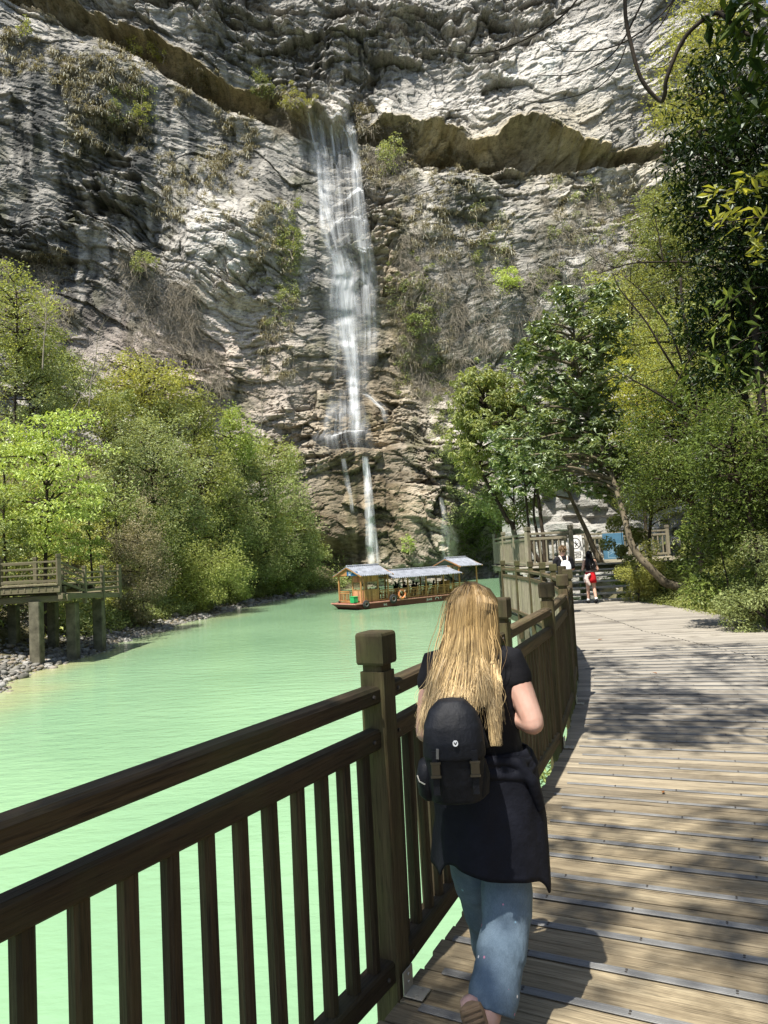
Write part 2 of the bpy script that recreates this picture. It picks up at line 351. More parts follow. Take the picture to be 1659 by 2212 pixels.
pink = np.clip(dblob(330, 800, 160, 130)+dblob(520, 790, 120, 160), 0, 1)*.7; C = lerp(C, (.52, .435, .385), pink)
och = np.where((GZ > zl-.2) & (GZ < zu+.5), 1., 0)*.85+.5*dblob(1050, 265, 190, 45)+.28*dblob(1250, 260, 170, 70)+.2*dblob(560, 480, 60, 130); C = lerp(C, (.40, .34, .20), np.clip(och*(.75+.6*n1), 0, 1)); C = lerp(C, (.10, .095, .075), np.where((GZ > zl) & (GZ < zu), sstep(.36, .08, gap+.2*n2), 0)*.75)  # back of the recess painted darker to deepen the overhang shade
C = lerp(C, (.72, .70, .67), np.clip(1.0*dblob(470, 540, 95, 140)+.5*dblob(1200, 130, 240, 140)+.45*dblob(1000, 170, 120, 80), 0, 1)*sstep(-.35, .15, n3+n2*.4+.1)); C = lerp(C, (.66, .61, .51), np.clip(.8*dblob(1270, 440, 170, 90)+.5*dblob(880, 330, 140, 40)+.6*np.where(GZ < zl, np.exp(-(zl-GZ)/1.6), 0), 0, 1)*sstep(-.3, .25, n3+.1)); wetm = np.exp(-((GX-xf)/3.6)**2)*(GZ < zl)*.6; C = C*(1-wetm*sstep(-.5, .3, n2))[..., None]
C = lerp(C, (.40, .345, .25), sstep(.05, .55, fbm(GX/6, GZ/5, 4, 171))*.35*sstep(60, 30, GZ)*(1-.7*np.clip(darkreg, 0, 1)))
mo = sstep(.12, .5, fbm(GX/2.2, GZ/3.5, 4, 131))*(GZ < zl+1); C = lerp(C, (.095, .10, .045), mo*.55)
C = C*(1-.2*np.clip(darkreg, 0, 1))[..., None]*np.array([1.03, 1.0, .95]); C = np.clip(C*(1+.25*n3[..., None]+.22*np.clip(FC, -1, 1)[..., None]), .02, .74); C = lerp(C, (.07, .07, .062), np.clip(CR*.34, 0, 1))
idx = np.arange(ny*nx).reshape(ny, nx)
Fq = np.stack([idx[:-1, :-1], idx[:-1, 1:], idx[1:, 1:], idx[1:, :-1]], -1).reshape(-1, 4)
CXs = GX+.25*fbm(GX/1.2, GZ/1.2, 2, 141)
m, nt, out = new_mat('layered_limestone')
at = N(nt, 'ShaderNodeAttribute', attribute_name='Col'); pos = N(nt, 'ShaderNodeNewGeometry').outputs['Position']
f1 = noise(nt, pos, 1, 6, .7, (1.1, 1.1, 3.2)); f2 = noise(nt, pos, 1, 5, .7, (4, 4, 9))
c = mixc(nt, 1.0, at.outputs['Color'], ramp(nt, f1, [(.3, .5), (.5, 1.), (.75, 1.22)]), 'MULTIPLY')
c = mixc(nt, ramp(nt, f2, [(.34, .55), (.46, 0.)]), c, (.05, .05, .045))
hh = N(nt, 'ShaderNodeMath', operation='ADD'); L_(nt, f1, hh.inputs[0]); L_(nt, f2, hh.inputs[1])
principled(nt, out, c, .88, bump(nt, hh.outputs[0], .9, .45), .2); M['rock'] = m
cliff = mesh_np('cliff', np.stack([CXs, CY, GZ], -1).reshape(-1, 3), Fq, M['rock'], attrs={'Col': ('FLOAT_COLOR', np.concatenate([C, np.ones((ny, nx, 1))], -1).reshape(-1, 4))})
tag(cliff, 'tall layered grey limestone cliff with a dark overhang crossing it', 'cliff', kind='structure')
def cliffY(X, Z):
    i = np.clip((np.asarray(X)-CX0)/CD, 0, nx-2); j = np.clip((np.asarray(Z)-CZ0)/CD, 0, ny-2)
    a = i.astype(int); b = j.astype(int); u = i-a; v = j-b
    return (CY[b, a]*(1-u)+CY[b, a+1]*u)*(1-v)+(CY[b+1, a]*(1-u)+CY[b+1, a+1]*u)*v
def cpt(xD, yD, off=0):
    Y = 98.
    for _ in range(14):
        p = dep(xD, yD, Y); Y = .5*Y+.5*float(cliffY(np.array(p[0]), np.array(p[2])))
    return dep(xD, yD, Y-off)

# ================================================================ WATER
WZ = -2.2
SHORE = np.array([(-12.2, -30), (-12.6, 8), (-13.6, 18), (-14.19, 26.2), (-14.9, 33), (-14.91, 40.6), (-14.6, 52), (-13.7, 62.8), (-11.6, 76), (-8.3, 87.2), (-5, 93), (-2, 98), (2, 104)])
def shoreX(y): return np.interp(y, SHORE[:, 1], SHORE[:, 0])+.45*vn(np.asarray(y)/2.3, np.asarray(y)*0, 3)+.25*vn(np.asarray(y)/.8, np.asarray(y)*0, 4)
m, nt, out = new_mat('turquoise_river_water')
pos = N(nt, 'ShaderNodeNewGeometry').outputs['Position']; at = N(nt, 'ShaderNodeAttribute', attribute_name='mud')
w1 = noise(nt, pos, 1, 3, .55, (1.1, 2.6, 1)); w2 = noise(nt, pos, 1, 3, .6, (4.5, 9, 1)); w3 = noise(nt, pos, .09, 3, .55)
c = mixc(nt, ramp(nt, w3, [(.35, 0.), (.65, 1.)]), (.17, .295, .17), (.22, .365, .212))
c = mixc(nt, at.outputs['Fac'], c, (.34, .33, .16))
hh = N(nt, 'ShaderNodeMath', operation='MULTIPLY_ADD'); L_(nt, w2, hh.inputs[0]); hh.inputs[1].default_value = .3; L_(nt, w1, hh.inputs[2])
p = principled(nt, out, c, .07, bump(nt, hh.outputs[0], .26, .12), .5); p.inputs['IOR'].default_value = 1.33; M['water'] = m
wx, wy = np.meshgrid(np.arange(-40, 46, .8), np.arange(-30, 124, .8)); mud = np.clip(1-(wx-shoreX(wy))/4.2, 0, 1)
mud = np.clip(mud*(.8+.8*fbm(wx/3, wy/5, 3, 7)), 0, 1)**1.3*.85
wi = np.arange(wx.size).reshape(wx.shape); wq = np.stack([wi[:-1, :-1], wi[:-1, 1:], wi[1:, 1:], wi[1:, :-1]], -1).reshape(-1, 4)
wo = mesh_np('river_water', np.stack([wx, wy, wx*0+WZ], -1).reshape(-1, 3), wq, M['water'], attrs={'mud': ('FLOAT', mud.ravel())})
tag(wo, 'milky pale green river water running below the cliff', 'river', kind='structure')

# ================================================================ BANKS
m, nt, out = new_mat('earth_and_litter'); pos = N(nt, 'ShaderNodeNewGeometry').outputs['Position']
e1 = noise(nt, pos, .8, 5, .65); e2 = noise(nt, pos, 5, 4, .7)
c = mixc(nt, ramp(nt, e1, [(.4, 0.), (.6, 1.)]), (.05, .05, .02), (.10, .09, .045)); c = mixc(nt, ramp(nt, e2, [(.4, 0.), (.7, .8)]), c, (.20, .175, .12))
principled(nt, out, c, .95, bump(nt, e2, .8, .08), .1); M['earth'] = m
def gravelZ(t): return np.where(t < 0, WZ+.3*t, np.where(t < 3.4, WZ+.24*t, WZ+.82+np.minimum((t-3.4)*.72, 13+.15*t)))
def leftZ(X, y):
    t = shoreX(y)-X; z = gravelZ(t)+np.clip(t-2, 0, 6)/6*.8*fbm(X/3.5, np.asarray(y)/3.5, 3, 17)
    return z
def grid(name, Xg, Yg, Zg, mat, label, cat):
    ii = np.arange(Xg.size).reshape(Xg.shape); q = np.stack([ii[:-1, :-1], ii[:-1, 1:], ii[1:, 1:], ii[1:, :-1]], -1).reshape(-1, 4)
    return tag(mesh_np(name, np.stack([Xg, Yg, Zg], -1).reshape(-1, 3), q, mat, smooth=True), label, cat, kind='structure')
tt, yy = np.meshgrid(np.concatenate([np.arange(-3, 6, .4), np.arange(6, 46, 1.)]), np.arange(-25, 102, .7))
grid('left_bank', shoreX(yy)-tt, yy, leftZ(shoreX(yy)-tt, yy), M['earth'], 'steep earth bank rising from the far shore of the river', 'river bank')
def ico():
    t = (1+5**.5)/2; V = np.array([(-1, t, 0), (1, t, 0), (-1, -t, 0), (1, -t, 0), (0, -1, t), (0, 1, t), (0, -1, -t), (0, 1, -t), (t, 0, -1), (t, 0, 1), (-t, 0, -1), (-t, 0, 1)], float); V /= np.linalg.norm(V[0])
    Fi = np.array([(0, 11, 5), (0, 5, 1), (0, 1, 7), (0, 7, 10), (0, 10, 11), (1, 5, 9), (5, 11, 4), (11, 10, 2), (10, 7, 6), (7, 1, 8), (3, 9, 4), (3, 4, 2), (3, 2, 6), (3, 6, 8), (3, 8, 9), (4, 9, 5), (2, 4, 11), (6, 2, 10), (8, 6, 7), (9, 8, 1)])
    return V, Fi
def stones(name, P, S, mat, squash=.6, smooth=True):
    V, Fi = ico(); n = len(P); A = rng.normal(size=(n, 3, 3)); Q, _ = np.linalg.qr(A)
    sc = S[:, None]*rng.uniform(.6, 1.25, (n, 3)); VV = V[None]*(1+rng.uniform(-.16, .16, (n, 12, 1)))*sc[:, None]
    VV = np.einsum('nij,nkj->nki', Q, VV); VV[..., 2] *= squash; VV += P[:, None]
    FF = (Fi[None]+12*np.arange(n)[:, None, None]).reshape(-1, 3)
    return mesh_np(name, VV.reshape(-1, 3), FF, mat, smooth=smooth)
m, nt, out = new_mat('river_stone'); geo = N(nt, 'ShaderNodeNewGeometry')
c = ramp(nt, geo.outputs['Random Per Island'], [(0, (.10, .095, .08)), (.4, (.20, .19, .165)), (.75, (.31, .30, .275)), (1, (.20, .16, .11))])
sn = noise(nt, geo.outputs['Position'], 9, 4, .6); c = mixc(nt, 1.0, c, ramp(nt, sn, [(.3, .6), (.7, 1.15)]), 'MULTIPLY')
principled(nt, out, c, .85, bump(nt, sn, .4, .03), .2); M['stone'] = m
n = 5200; py = np.concatenate([rng.uniform(23, 46, 3600), rng.uniform(46, 84, 1600)]); pt = np.concatenate([np.abs(rng.normal(0, 1.7, 3600))-.35, np.abs(rng.normal(0, .9, 1600))-.3])
pt[:900] = rng.uniform(0, 5.5, 900)
pX = shoreX(py)-pt; ps = np.exp(rng.normal(-2.5, .48, n)); ps[py > 46] *= 1.3; P = np.stack([pX, py, leftZ(pX, py)+ps*.2], -1)
tag(stones('pebbles', P, ps, M['stone']), 'grey river pebbles strewn along the far shore', 'pebbles', kind='stuff')

# ================================================================ DECK LINE
FL = [(-4.0, -3.35), (-3.2, -1.7), (-2.16, -.25), (-1.10, 1.31), (-.065, 3.10), (.74, 4.85), (1.44, 6.57), (2.01, 8.31), (2.51, 10.05), (2.88, 11.88), (3.15, 13.7), (3.36, 15.6), (3.48, 17.5), (3.50, 19.4), (3.42, 21.3)]
FLn = [np.array([x, y, 0.]) for x, y in FL]
def inner(P):
    out_ = []
    for i, p in enumerate(P):
        d = nrm(P[min(i+1, len(P)-1)]-P[max(i-1, 0)]); out_.append(p+np.array([d[1], -d[0], 0])*.06)
    return out_
LEFT = catmull(inner(FLn)+[np.array([3.5, 23.0, 0])], 24)
LEFT = np.array(LEFT); arc = np.concatenate([[0], np.cumsum(np.linalg.norm(np.diff(LEFT, axis=0), axis=1))])
def lpt(s): return np.array([np.interp(s, arc, LEFT[:, k]) for k in range(3)])
def ldir(s): return nrm(lpt(min(s+.35, arc[-1]))-lpt(max(s-.35, 0)))
DW = 4.25
def rpt(s):
    d = ldir(s); return lpt(s)+np.array([d[1], -d[0], 0])*DW
RIGHT = np.array([rpt(s) for s in np.linspace(0, arc[-1], 90)])
# right hillside
ED = [(RIGHT[0][1]-9, RIGHT[0][0]-2, -.2)]+[(RIGHT[i][1], RIGHT[i][0], -.2) for i in range(0, 90, 4)]
ED = [e for k, e in enumerate(ED) if k == 0 or e[0] > max(q[0] for q in ED[:k])+.05]
ED += [(23.5, 8.2, -.3), (26, 11.2, -.6), (30, 12.4, -1.5), (36, 12.6, -3), (46, 14, -3), (60, 17, -3), (80, 20, -3), (100, 22, -3), (118, 24, -3)]
ED = np.array(ED)
def rightZ(X, y):
    e = np.interp(y, ED[:, 0], ED[:, 1]); z0 = np.interp(y, ED[:, 0], ED[:, 2]); t = X-e
    slope = np.interp(y, [0, 12, 22, 40], [.95, 1.0, 1.0, 1.9])
    z = z0+np.where(t < .5, t*.25, .12+(t-.5)*slope)+np.clip(t, 0, 3)/3*.7*fbm(np.asarray(X)/2.4, np.asarray(y)/2.4, 3, 27)
    return np.minimum(z, 34+.1*t)
tt, yy = np.meshgrid(np.concatenate([np.arange(-.6, 5, .3), np.arange(5, 40, 1.)]), np.arange(-14, 116, .6))
XX = np.interp(yy, ED[:, 0], ED[:, 1])+tt
grid('right_hillside', XX, yy, rightZ(XX, yy), M['earth'], 'steep wooded slope rising beside the boardwalk', 'hillside')
# river bed strip under the boardwalk
ty, tx = np.meshgrid(np.arange(-14, 40, 1.), np.arange(0, 12, .8))
e = np.interp(ty, ED[:, 0], ED[:, 1]); xb = e-.4-tx; zb = -.5-tx*.75+.3*fbm(xb/2, ty/2, 3, 3)
grid('right_bank', xb, ty, np.maximum(zb, -5), M['earth'], 'muddy bank hidden below the boardwalk', 'river bank')
# ================================================================ WATERFALLS
m, nt, out = new_mat('falling_water'); at = N(nt, 'ShaderNodeAttribute', attribute_name='fl'); ad = N(nt, 'ShaderNodeAttribute', attribute_name='dens')
s1 = noise(nt, at.outputs['Vector'], 1, 4, .62, (2.6, .10, 1)); s2 = noise(nt, at.outputs['Vector'], 1, 4, .7, (7, .4, 1)); s3 = noise(nt, at.outputs['Vector'], 1, 2, .5, (.5, .14, 1))
a = N(nt, 'ShaderNodeMath', operation='MULTIPLY_ADD'); L_(nt, s2, a.inputs[0]); a.inputs[1].default_value = .55; L_(nt, s1, a.inputs[2])
b = N(nt, 'ShaderNodeMath', operation='MULTIPLY_ADD'); L_(nt, s3, b.inputs[0]); b.inputs[1].default_value = .7; L_(nt, a.outputs[0], b.inputs[2])
al = ramp(nt, N(nt, 'ShaderNodeMapRange', ).outputs[0], [(0, 0.), (1, 1.)]); mr = [n_ for n_ in nt.nodes if n_.type == 'MAP_RANGE'][0]
mr.inputs[1].default_value = .92; mr.inputs[2].default_value = 1.75; L_(nt, b.outputs[0], mr.inputs[0])
mu = N(nt, 'ShaderNodeMath', operation='MULTIPLY'); L_(nt, al, mu.inputs[0]); L_(nt, ad.outputs['Fac'], mu.inputs[1]); mu.use_clamp = True
d = N(nt, 'ShaderNodeBsdfDiffuse'); d.inputs[0].default_value = (.92, .95, .97, 1); tl = N(nt, 'ShaderNodeBsdfTranslucent'); tl.inputs[0].default_value = (.9, .93, .95, 1)
mx0 = N(nt, 'ShaderNodeMixShader'); mx0.inputs[0].default_value = .3; L_(nt, d.outputs[0], mx0.inputs[1]); L_(nt, tl.outputs[0], mx0.inputs[2])
tr = N(nt, 'ShaderNodeBsdfTransparent'); mx = N(nt, 'ShaderNodeMixShader'); L_(nt, mu.outputs[0], mx.inputs[0]); L_(nt, tr.outputs[0], mx.inputs[1]); L_(nt, mx0.outputs[0], mx.inputs[2]); L_(nt, mx.outputs[0], out.inputs['Surface']); M['fall'] = m
def veil(name, path, parent, dens=1.0, off=.35, nu=22, dv=3.0, fade=(.03, .12), win=9, free=None):
    """sheet of water over the rock: path of (x, y, width) points"""
    path = np.array(path, float); ln = np.concatenate([[0], np.cumsum(np.hypot(np.diff(path[:, 0]), np.diff(path[:, 1])))]); nv = max(int(ln[-1]/dv), 6)
    V = np.zeros((nv+1, nu+1, 3)); fl = np.zeros((nv+1, nu+1, 3)); dn = np.zeros((nv+1, nu+1)); sd = random.random()*60
    for j in range(nv+1):
        q = ln[-1]*j/nv; x, y, w = (np.interp(q, ln, path[:, k]) for k in range(3))
        for i in range(nu+1):
            u = i/nu*2-1; V[j, i] = cpt(x+u*w/2, y, off); fl[j, i] = (u*w/2/15.5+sd, q/15.5, sd)
            dn[j, i] = dens*(1-abs(u)**2.2)*np.clip(j/nv/fade[0]+.15, 0, 1)*np.clip((1-j/nv)/fade[1], 0, 1)
    d0 = V[..., 1].copy()
    for j in range(nv+1): V[j, :, 1] = d0[max(0, j-win):j+win+1].min(0)
    k = np.ones(5)/5
    for i in range(nu+1): V[:, i, 1] = np.convolve(np.pad(V[:, i, 1], 2, 'edge'), k, 'valid')
    ii = np.arange(V.shape[0]*V.shape[1]).reshape(V.shape[:2]); q = np.stack([ii[:-1, :-1], ii[:-1, 1:], ii[1:, 1:], ii[1:, :-1]], -1).reshape(-1, 4)
    base = np.array(parent.location)
    return mesh_np(name, V.reshape(-1, 3), q, M['fall'], parent, True, {'fl': ('FLOAT_VECTOR', fl.reshape(-1, 3)), 'dens': ('FLOAT', dn.ravel())}, base=base)
fb = cpt(745, 975); wf = thing('waterfall', 'tall white waterfall dropping from the overhang down the middle of the cliff', 'waterfall', fb)
veil('water_veil', [(700, 240, 110), (725, 330, 118), (735, 430, 110), (742, 520, 112), (750, 600, 115), (755, 690, 122), (758, 780, 95), (762, 880, 70)], wf, .5)
veil('water_veil', [(690, 255, 26), (694, 340, 22), (700, 420, 30), (722, 500, 60), (745, 580, 62), (750, 660, 80), (760, 760, 42), (766, 860, 26), (768, 960, 34)], wf, .85, .6)
veil('water_veil', [(752, 270, 26), (768, 340, 22), (775, 430, 26), (785, 520, 36), (795, 600, 44), (800, 700, 40), (803, 800, 32)], wf, .95, .6)
veil('water_veil', [(735, 545, 44), (748, 600, 64), (742, 650, 70), (750, 720, 60), (764, 800, 30), (767, 900, 20), (768, 965, 26)], wf, 1.0, .75)
veil('spray', [(745, 840, 70), (748, 900, 100), (742, 950, 130), (745, 985, 150)], wf, .8, 1.0, fade=(.5, .25))
veil('side_stream', [(785, 850, 20), (812, 868, 22), (830, 890, 16), (834, 915, 12)], wf, .9, .4, fade=(.2, .2))
for xs in ([(668, 246, 9), (676, 300, 8), (690, 345, 10), (693, 420, 12), (697, 520, 16)], [(690, 258, 8), (700, 300, 8), (708, 350, 10)], [(715, 268, 7), (719, 310, 8), (724, 355, 9)], [(742, 278, 9), (752, 310, 8), (766, 340, 9), (772, 400, 8), (776, 470, 10)], [(700, 518, 10), (725, 560, 14), (735, 590, 12), (730, 650, 18)], [(758, 790, 16), (765, 850, 12), (766, 900, 10), (769, 965, 14)]):
    veil('water_strand', xs, wf, .95, .75, nu=6, fade=(.05, .15))
fb = cpt(800, 1215); w2 = thing('waterfall', 'narrow lower waterfall dropping from the pool ledge behind the boat', 'waterfall', fb)
veil('water_veil', [(789, 985, 14), (795, 1050, 20), (800, 1130, 24), (806, 1222, 34)], w2, 1.7, .5, nu=10, fade=(.02, .05))
veil('water_veil', [(790, 988, 8), (796, 1060, 10), (801, 1140, 12), (805, 1222, 16)], w2, 1.9, .7, nu=6, fade=(.02, .05))
w3 = thing('waterfall', 'thin trickle of water left of the narrow lower fall', 'waterfall', cpt(760, 1090))
veil('water_veil', [(741, 990, 12), (750, 1040, 14), (757, 1070, 10), (762, 1110, 10)], w3, .7, .4, nu=8)
w4 = thing('waterfall', 'faint side fall in the dark corner under the right trees', 'waterfall', cpt(965, 1200))
veil('water_veil', [(952, 1075, 10), (960, 1120, 18), (968, 1170, 34), (972, 1225, 46)], w4, .6, .4, nu=12)
# ================================================================ BOARDWALK
bw = thing('boardwalk', 'curving wooden boardwalk of cross planks beside the river', 'boardwalk'); bw['kind'] = 'structure'
pk = MB(); s = .4; i = 0
seam = lambda sv: np.interp(sv, [0, 9.5, 11, 16.5, 20, 40], [.999, .999, .95, .60, .42, .36])
while s < arc[-1]-.06:
    w = .127; nl, nr = lpt(s), rpt(s); g = .009
    d = ldir(s); k = seam(s)+rng.uniform(-.004, .004); dz = rng.uniform(-.0022, .0022)
    lo = -rng.uniform(0, .025)
    nxt = s+w; wl = np.linalg.norm(lpt(min(nxt, arc[-1]))-nl); wr = np.linalg.norm(rpt(min(nxt, arc[-1]))-nr)
    def plank(a, b, f0, f1):
        off = rng.random()*60; T = .035
        la, lb = lpt(s), lpt(s+w); ra, rb = rpt(s), rpt(s+w); V = []; G = []
        for f in (f0, f1):
            A = la+(ra-la)*f; B = lb+(rb-lb)*f; e = nrm(B-A); A = A+e*g*.5; B = B-e*g*.5; c = .003
            for P, z in ((A, -T), (A, dz-c), (A+e*c, dz), (B-e*c, dz), (B, dz-c), (B, -T)):
                V.append((P[0], P[1], z)); G.append((f*DW+off, np.dot(P-A, e)+off*2, z-dz))
        pk.add(V, [(0, 1, 7, 6), (1, 2, 8, 7), (2, 3, 9, 8), (3, 4, 10, 9), (4, 5, 11, 10), (0, 5, 4, 3, 2, 1), (6, 7, 8, 9, 10, 11)], G)
    if k > .97: plank(0, 0, lo/DW, 1.0)
    else: plank(0, 0, lo/DW, k-.003); plank(0, 0, k+.003, 1.0)
    s += w; i += 1
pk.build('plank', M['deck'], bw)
s = 2.0; k = 0
while s < 17.5:
    a, b = lpt(s), rpt(s); d = nrm(b-a); st = rng.uniform(.10, .2) if s > 9 else rng.uniform(.0, .12); mb = MB()
    w = .046 if s < 9.5 else .03
    mb.beam(a+d*st+(0, 0, .006), a+d*(DW-.3)+(0, 0, .006), w, .005, c=.001)
    per = nrm(np.cross(d, (0, 0, 1)))
    for e in (-.28, .28): mb.beam(a+d*st+per*w*e+(0, 0, .0092), a+d*(DW-.3)+per*w*e+(0, 0, .0092), w*.2, .0022, c=.0005)
    o = mb.build('metal_strip', M['metal'], bw); sc = MB()
    for q in np.arange(.35, DW-.5, .42):
        for e in (-.012, .012): sc.lathe(a+d*(q+st)+per*e*.8+(0, 0, .008), [(.0055, 0), (.0055, .0035), (.003, .0045), (.0005, .0046)], 8)
    sc.build('screw', M['screw'], o); s += .262; k += 1
ub = MB()
for sv in np.arange(.3, arc[-1]-.4, .7): ub.beam(lpt(sv)+(0, 0, -.13), lpt(min(sv+.7, arc[-1]))+(0, 0, -.13), .06, .17)
for sv in np.arange(.3, arc[-1]-.4, 1.4):
    d = nrm(rpt(sv)-lpt(sv))
    ub.beam(lpt(sv)+d*1.4+(0, 0, -.15), lpt(min(sv+1.4, arc[-1]))+d*1.4+(0, 0, -.15), .1, .2)
ub.build('edge_beam', M['grey_wood'], bw)
for sv in np.arange(9.5, arc[-1], 2.0):
    d = nrm(rpt(sv)-lpt(sv)); MB().beam(lpt(sv)+d*.18+(0, 0, -4), lpt(sv)+d*.18+(0, 0, -.2), .16, .16, up=(1, 0, 0)).build('piling', M['grey_wood'], bw)

# ================================================================ RAILINGS
def post_mesh(p, yaw, h, w=.112, z0=-.25, cap=True, wood_=None, parent=None, base=None, cw=1.18, mat='post'):
    p = np.asarray(p, float); up = (math.cos(yaw), math.sin(yaw), 0)
    b = MB(); hc = .135 if cap else 0
    b.beam(p+(0, 0, z0), p+(0, 0, h-hc-(.03 if cap else 0)), w, w, up=up, c=.007)
    o = b.build('post', M[mat], parent, base=base)
    if cap:
        b = MB(); b.beam(p+(0, 0, h-hc-.032), p+(0, 0, h-hc+.005), w*.82, w*.82, up=up, c=.004)
        prof = [(h-hc, .94), (h-hc+.010, 1.), (h-.014, 1.), (h-.004, .95), (h, .86)]
        V = []; a = np.array(up); c = np.array([-up[1], up[0], 0]); H = w*cw/2
        G = []
        for z, sc in prof:
            for sx, sy in ((-1, -1), (-.9, -1), (.9, -1), (1, -.9), (1, .9), (.9, 1), (-.9, 1), (-1, .9)):
                q = p+a*sx*H*sc+c*sy*H*sc+(0, 0, z); V.append(q); G.append((z+p[0]*7, sx*H+p[1]*3, sy*H))
        n = len(prof); Fs = [(i*8+k, i*8+(k+1) % 8, (i+1)*8+(k+1) % 8, (i+1)*8+k) for i in range(n-1) for k in range(8)]+[tuple(range(7, -1, -1)), tuple(range((n-1)*8, n*8))]
        b.add(V, Fs, G); b.build('post_cap', M[mat], o, base=base)
    return o
rl = thing('wooden_railing', 'dark wooden railing with square capped posts along the river edge of the boardwalk', 'railing', FLn[3]); rb = FLn[3]
P = FLn[2:]
for i, p in enumerate(P):
    d = nrm(P[min(i+1, len(P)-1)]-P[max(i-1, 0)]); yaw = math.atan2(d[1], d[0])
    post_mesh(p, yaw, 1.48, parent=rl, base=rb, z0=-.45 if i < 8 else -.6)
far = MB()
for i in range(len(P)-1):
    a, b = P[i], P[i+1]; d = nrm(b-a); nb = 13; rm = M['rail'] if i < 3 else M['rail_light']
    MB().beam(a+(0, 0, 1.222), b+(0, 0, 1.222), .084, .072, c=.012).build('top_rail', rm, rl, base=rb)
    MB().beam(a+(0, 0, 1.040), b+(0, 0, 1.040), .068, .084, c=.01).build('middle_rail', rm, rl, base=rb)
    MB().beam(a+(0, 0, .105), b+(0, 0, .105), .09, .09, c=.009).build('bottom_rail', rm, rl, base=rb)
    for k in range(1, nb+1):
        q = a+(b-a)*k/(nb+1); w_ = .048*rng.uniform(.96, 1.04); t_ = rng.normal(0, .002, 3)*(1, 1, 0)
        (MB() if i < 7 else far).beam(q+t_+(0, 0, .145), q-t_+(0, 0, 1.0), w_, w_, up=d, c=.010)
        if i < 7: MB().beam(q+t_+(0, 0, .145), q-t_+(0, 0, 1.0), w_, w_, up=d, c=.010).build('baluster', rm, rl, base=rb)
o = far.build('baluster', M['grey_wood'], rl, base=rb); o['kind'] = 'stuff'
for i in range(0, 7):
    a, b_ = P[i], P[i+1]; d = nrm(b_-a); r = np.array([d[1], -d[0], 0]); mb = MB()
    for q in (a+d*.11, b_-d*.11):
        for z, w_ in ((1.222, .044), (1.04, .035), (.105, .046)): mb.lathe(q+r*w_+(0, 0, z), [(.009, -.002), (.009, .004), (.006, .007), (.001, .0075)], 8, axis=r)
    mb.build('bolt', M['screw'], rl, base=rb)
# L brackets at the feet of the near posts
for i in (2, 3, 4, 5):
    p = P[i]; d = nrm(P[i+1]-P[i-1]); r = np.array([d[1], -d[0], 0]); mb = MB()
    q = p+r*.066-d*.0
    mb.beam(q+r*.0+(0, 0, .012), q+r*.085+(0, 0, .012), .085, .005, c=.001); mb.beam(q+r*.003+(0, 0, .015), q+r*.003+(0, 0, .10), .085, .005, up=r, c=.001)
    for e in (-.024, .024): mb.lathe(q+r*.05+d*e+(0, 0, .0145), [(.008, 0), (.008, .006), (.001, .007)], 8)
    for z in (.05, .08): mb.lathe(q+r*.006+(0, 0, z), [(.007, 0), (.007, .006), (.001, .007)], 8, axis=r)
    mb.build('bracket', M['bracket'], rl, base=rb)

# ================================================================ FAR PLATFORM AND STAIRS
PZ = 1.1
vp = thing('viewing_platform', 'raised wooden platform on posts at the end of the boardwalk', 'platform', (8, 29, PZ)); vb = np.array([8, 29, PZ])
b = MB(); k = 0
for x in np.arange(5.0, 13.2, .14): b.box((x, 29.6, PZ-.02), (.132, 8.6, .04), ch=.004)
b.build('floor', M['grey_wood'], vp, base=vb)
b = MB()
for y in (25.6, 27.6, 29.6, 31.6, 33.6): b.beam((5.0, y, PZ-.16), (13, y, PZ-.16), .14, .22)
b.beam((5.05, 25.4, PZ-.15), (5.05, 33.8, PZ-.15), .1, .2); b.build('beam', M['grey_wood'], vp, base=vb)
for x, y in ((5.3, 25.8), (5.3, 29.6), (5.3, 33.4), (8, 33.4), (11, 33.4), (8, 29.6)):
    MB().beam((x, y, -4.5), (x, y, PZ-.2), .24, .24, up=(1, 0, 0)).build('pillar', M['concrete'], vp, base=vb)
b = MB(); b.box((5.15, 25.6, -.05), (.95, .28, 1.5)); b.beam((4.75, 25.55, -4.5), (4.75, 25.55, -.7), .18, .3, up=(1, 0, 0)); b.beam((5.55, 25.6, -4.5), (5.55, 25.6, -.6), .16, .2, up=(1, 0, 0)); b.build('pier', M['concrete'], vp, base=vb)
def railing(name, label, pts, z, mat, h=1.45, nb=9, base=None, rails=None, bal=True, w=.15):
    t = thing(name, label, 'railing', pts[0]); base = np.asarray(pts[0], float)
    for i, p in enumerate(pts):
        d = nrm(np.asarray(pts[min(i+1, len(pts)-1)])-np.asarray(pts[max(i-1, 0)])); p = np.asarray(p, float)
        post_mesh(p, math.atan2(d[1], d[0]), h, w=w, z0=-.35, parent=t, base=base, mat=mat, cw=1.2)
    for i in range(len(pts)-1):
        a, b = np.asarray(pts[i], float), np.asarray(pts[i+1], float); d = nrm(b-a)
        for rn, zz, hh in (('top_rail', 1.2, .08), ('middle_rail', 1.02, .09), ('bottom_rail', .12, .1)):
            MB().beam(a+(0, 0, zz), b+(0, 0, zz), .08, hh, c=.01).build(rn, M[mat], t, base=base)
        if bal:
            n = max(3, int(np.linalg.norm(b-a)/.2))
            for k in range(1, n):
                q = a+(b-a)*k/n; MB().beam(q+(0, 0, .16), q+(0, 0, 1.0), .06, .06, up=d, c=.01).build('baluster', M[mat], t, base=base)
    return t
railing('wooden_railing', 'pale wooden railing around the river side of the raised platform', [(6.6, 25.6, PZ), (5.05, 25.6, PZ), (5.05, 28.2, PZ), (5.05, 30.8, PZ), (5.1, 33.6, PZ), (7.4, 33.7, PZ), (9.4, 33.7, PZ), (11.4, 33.7, PZ), (13.2, 33.7, PZ)], PZ, 'grey_wood')
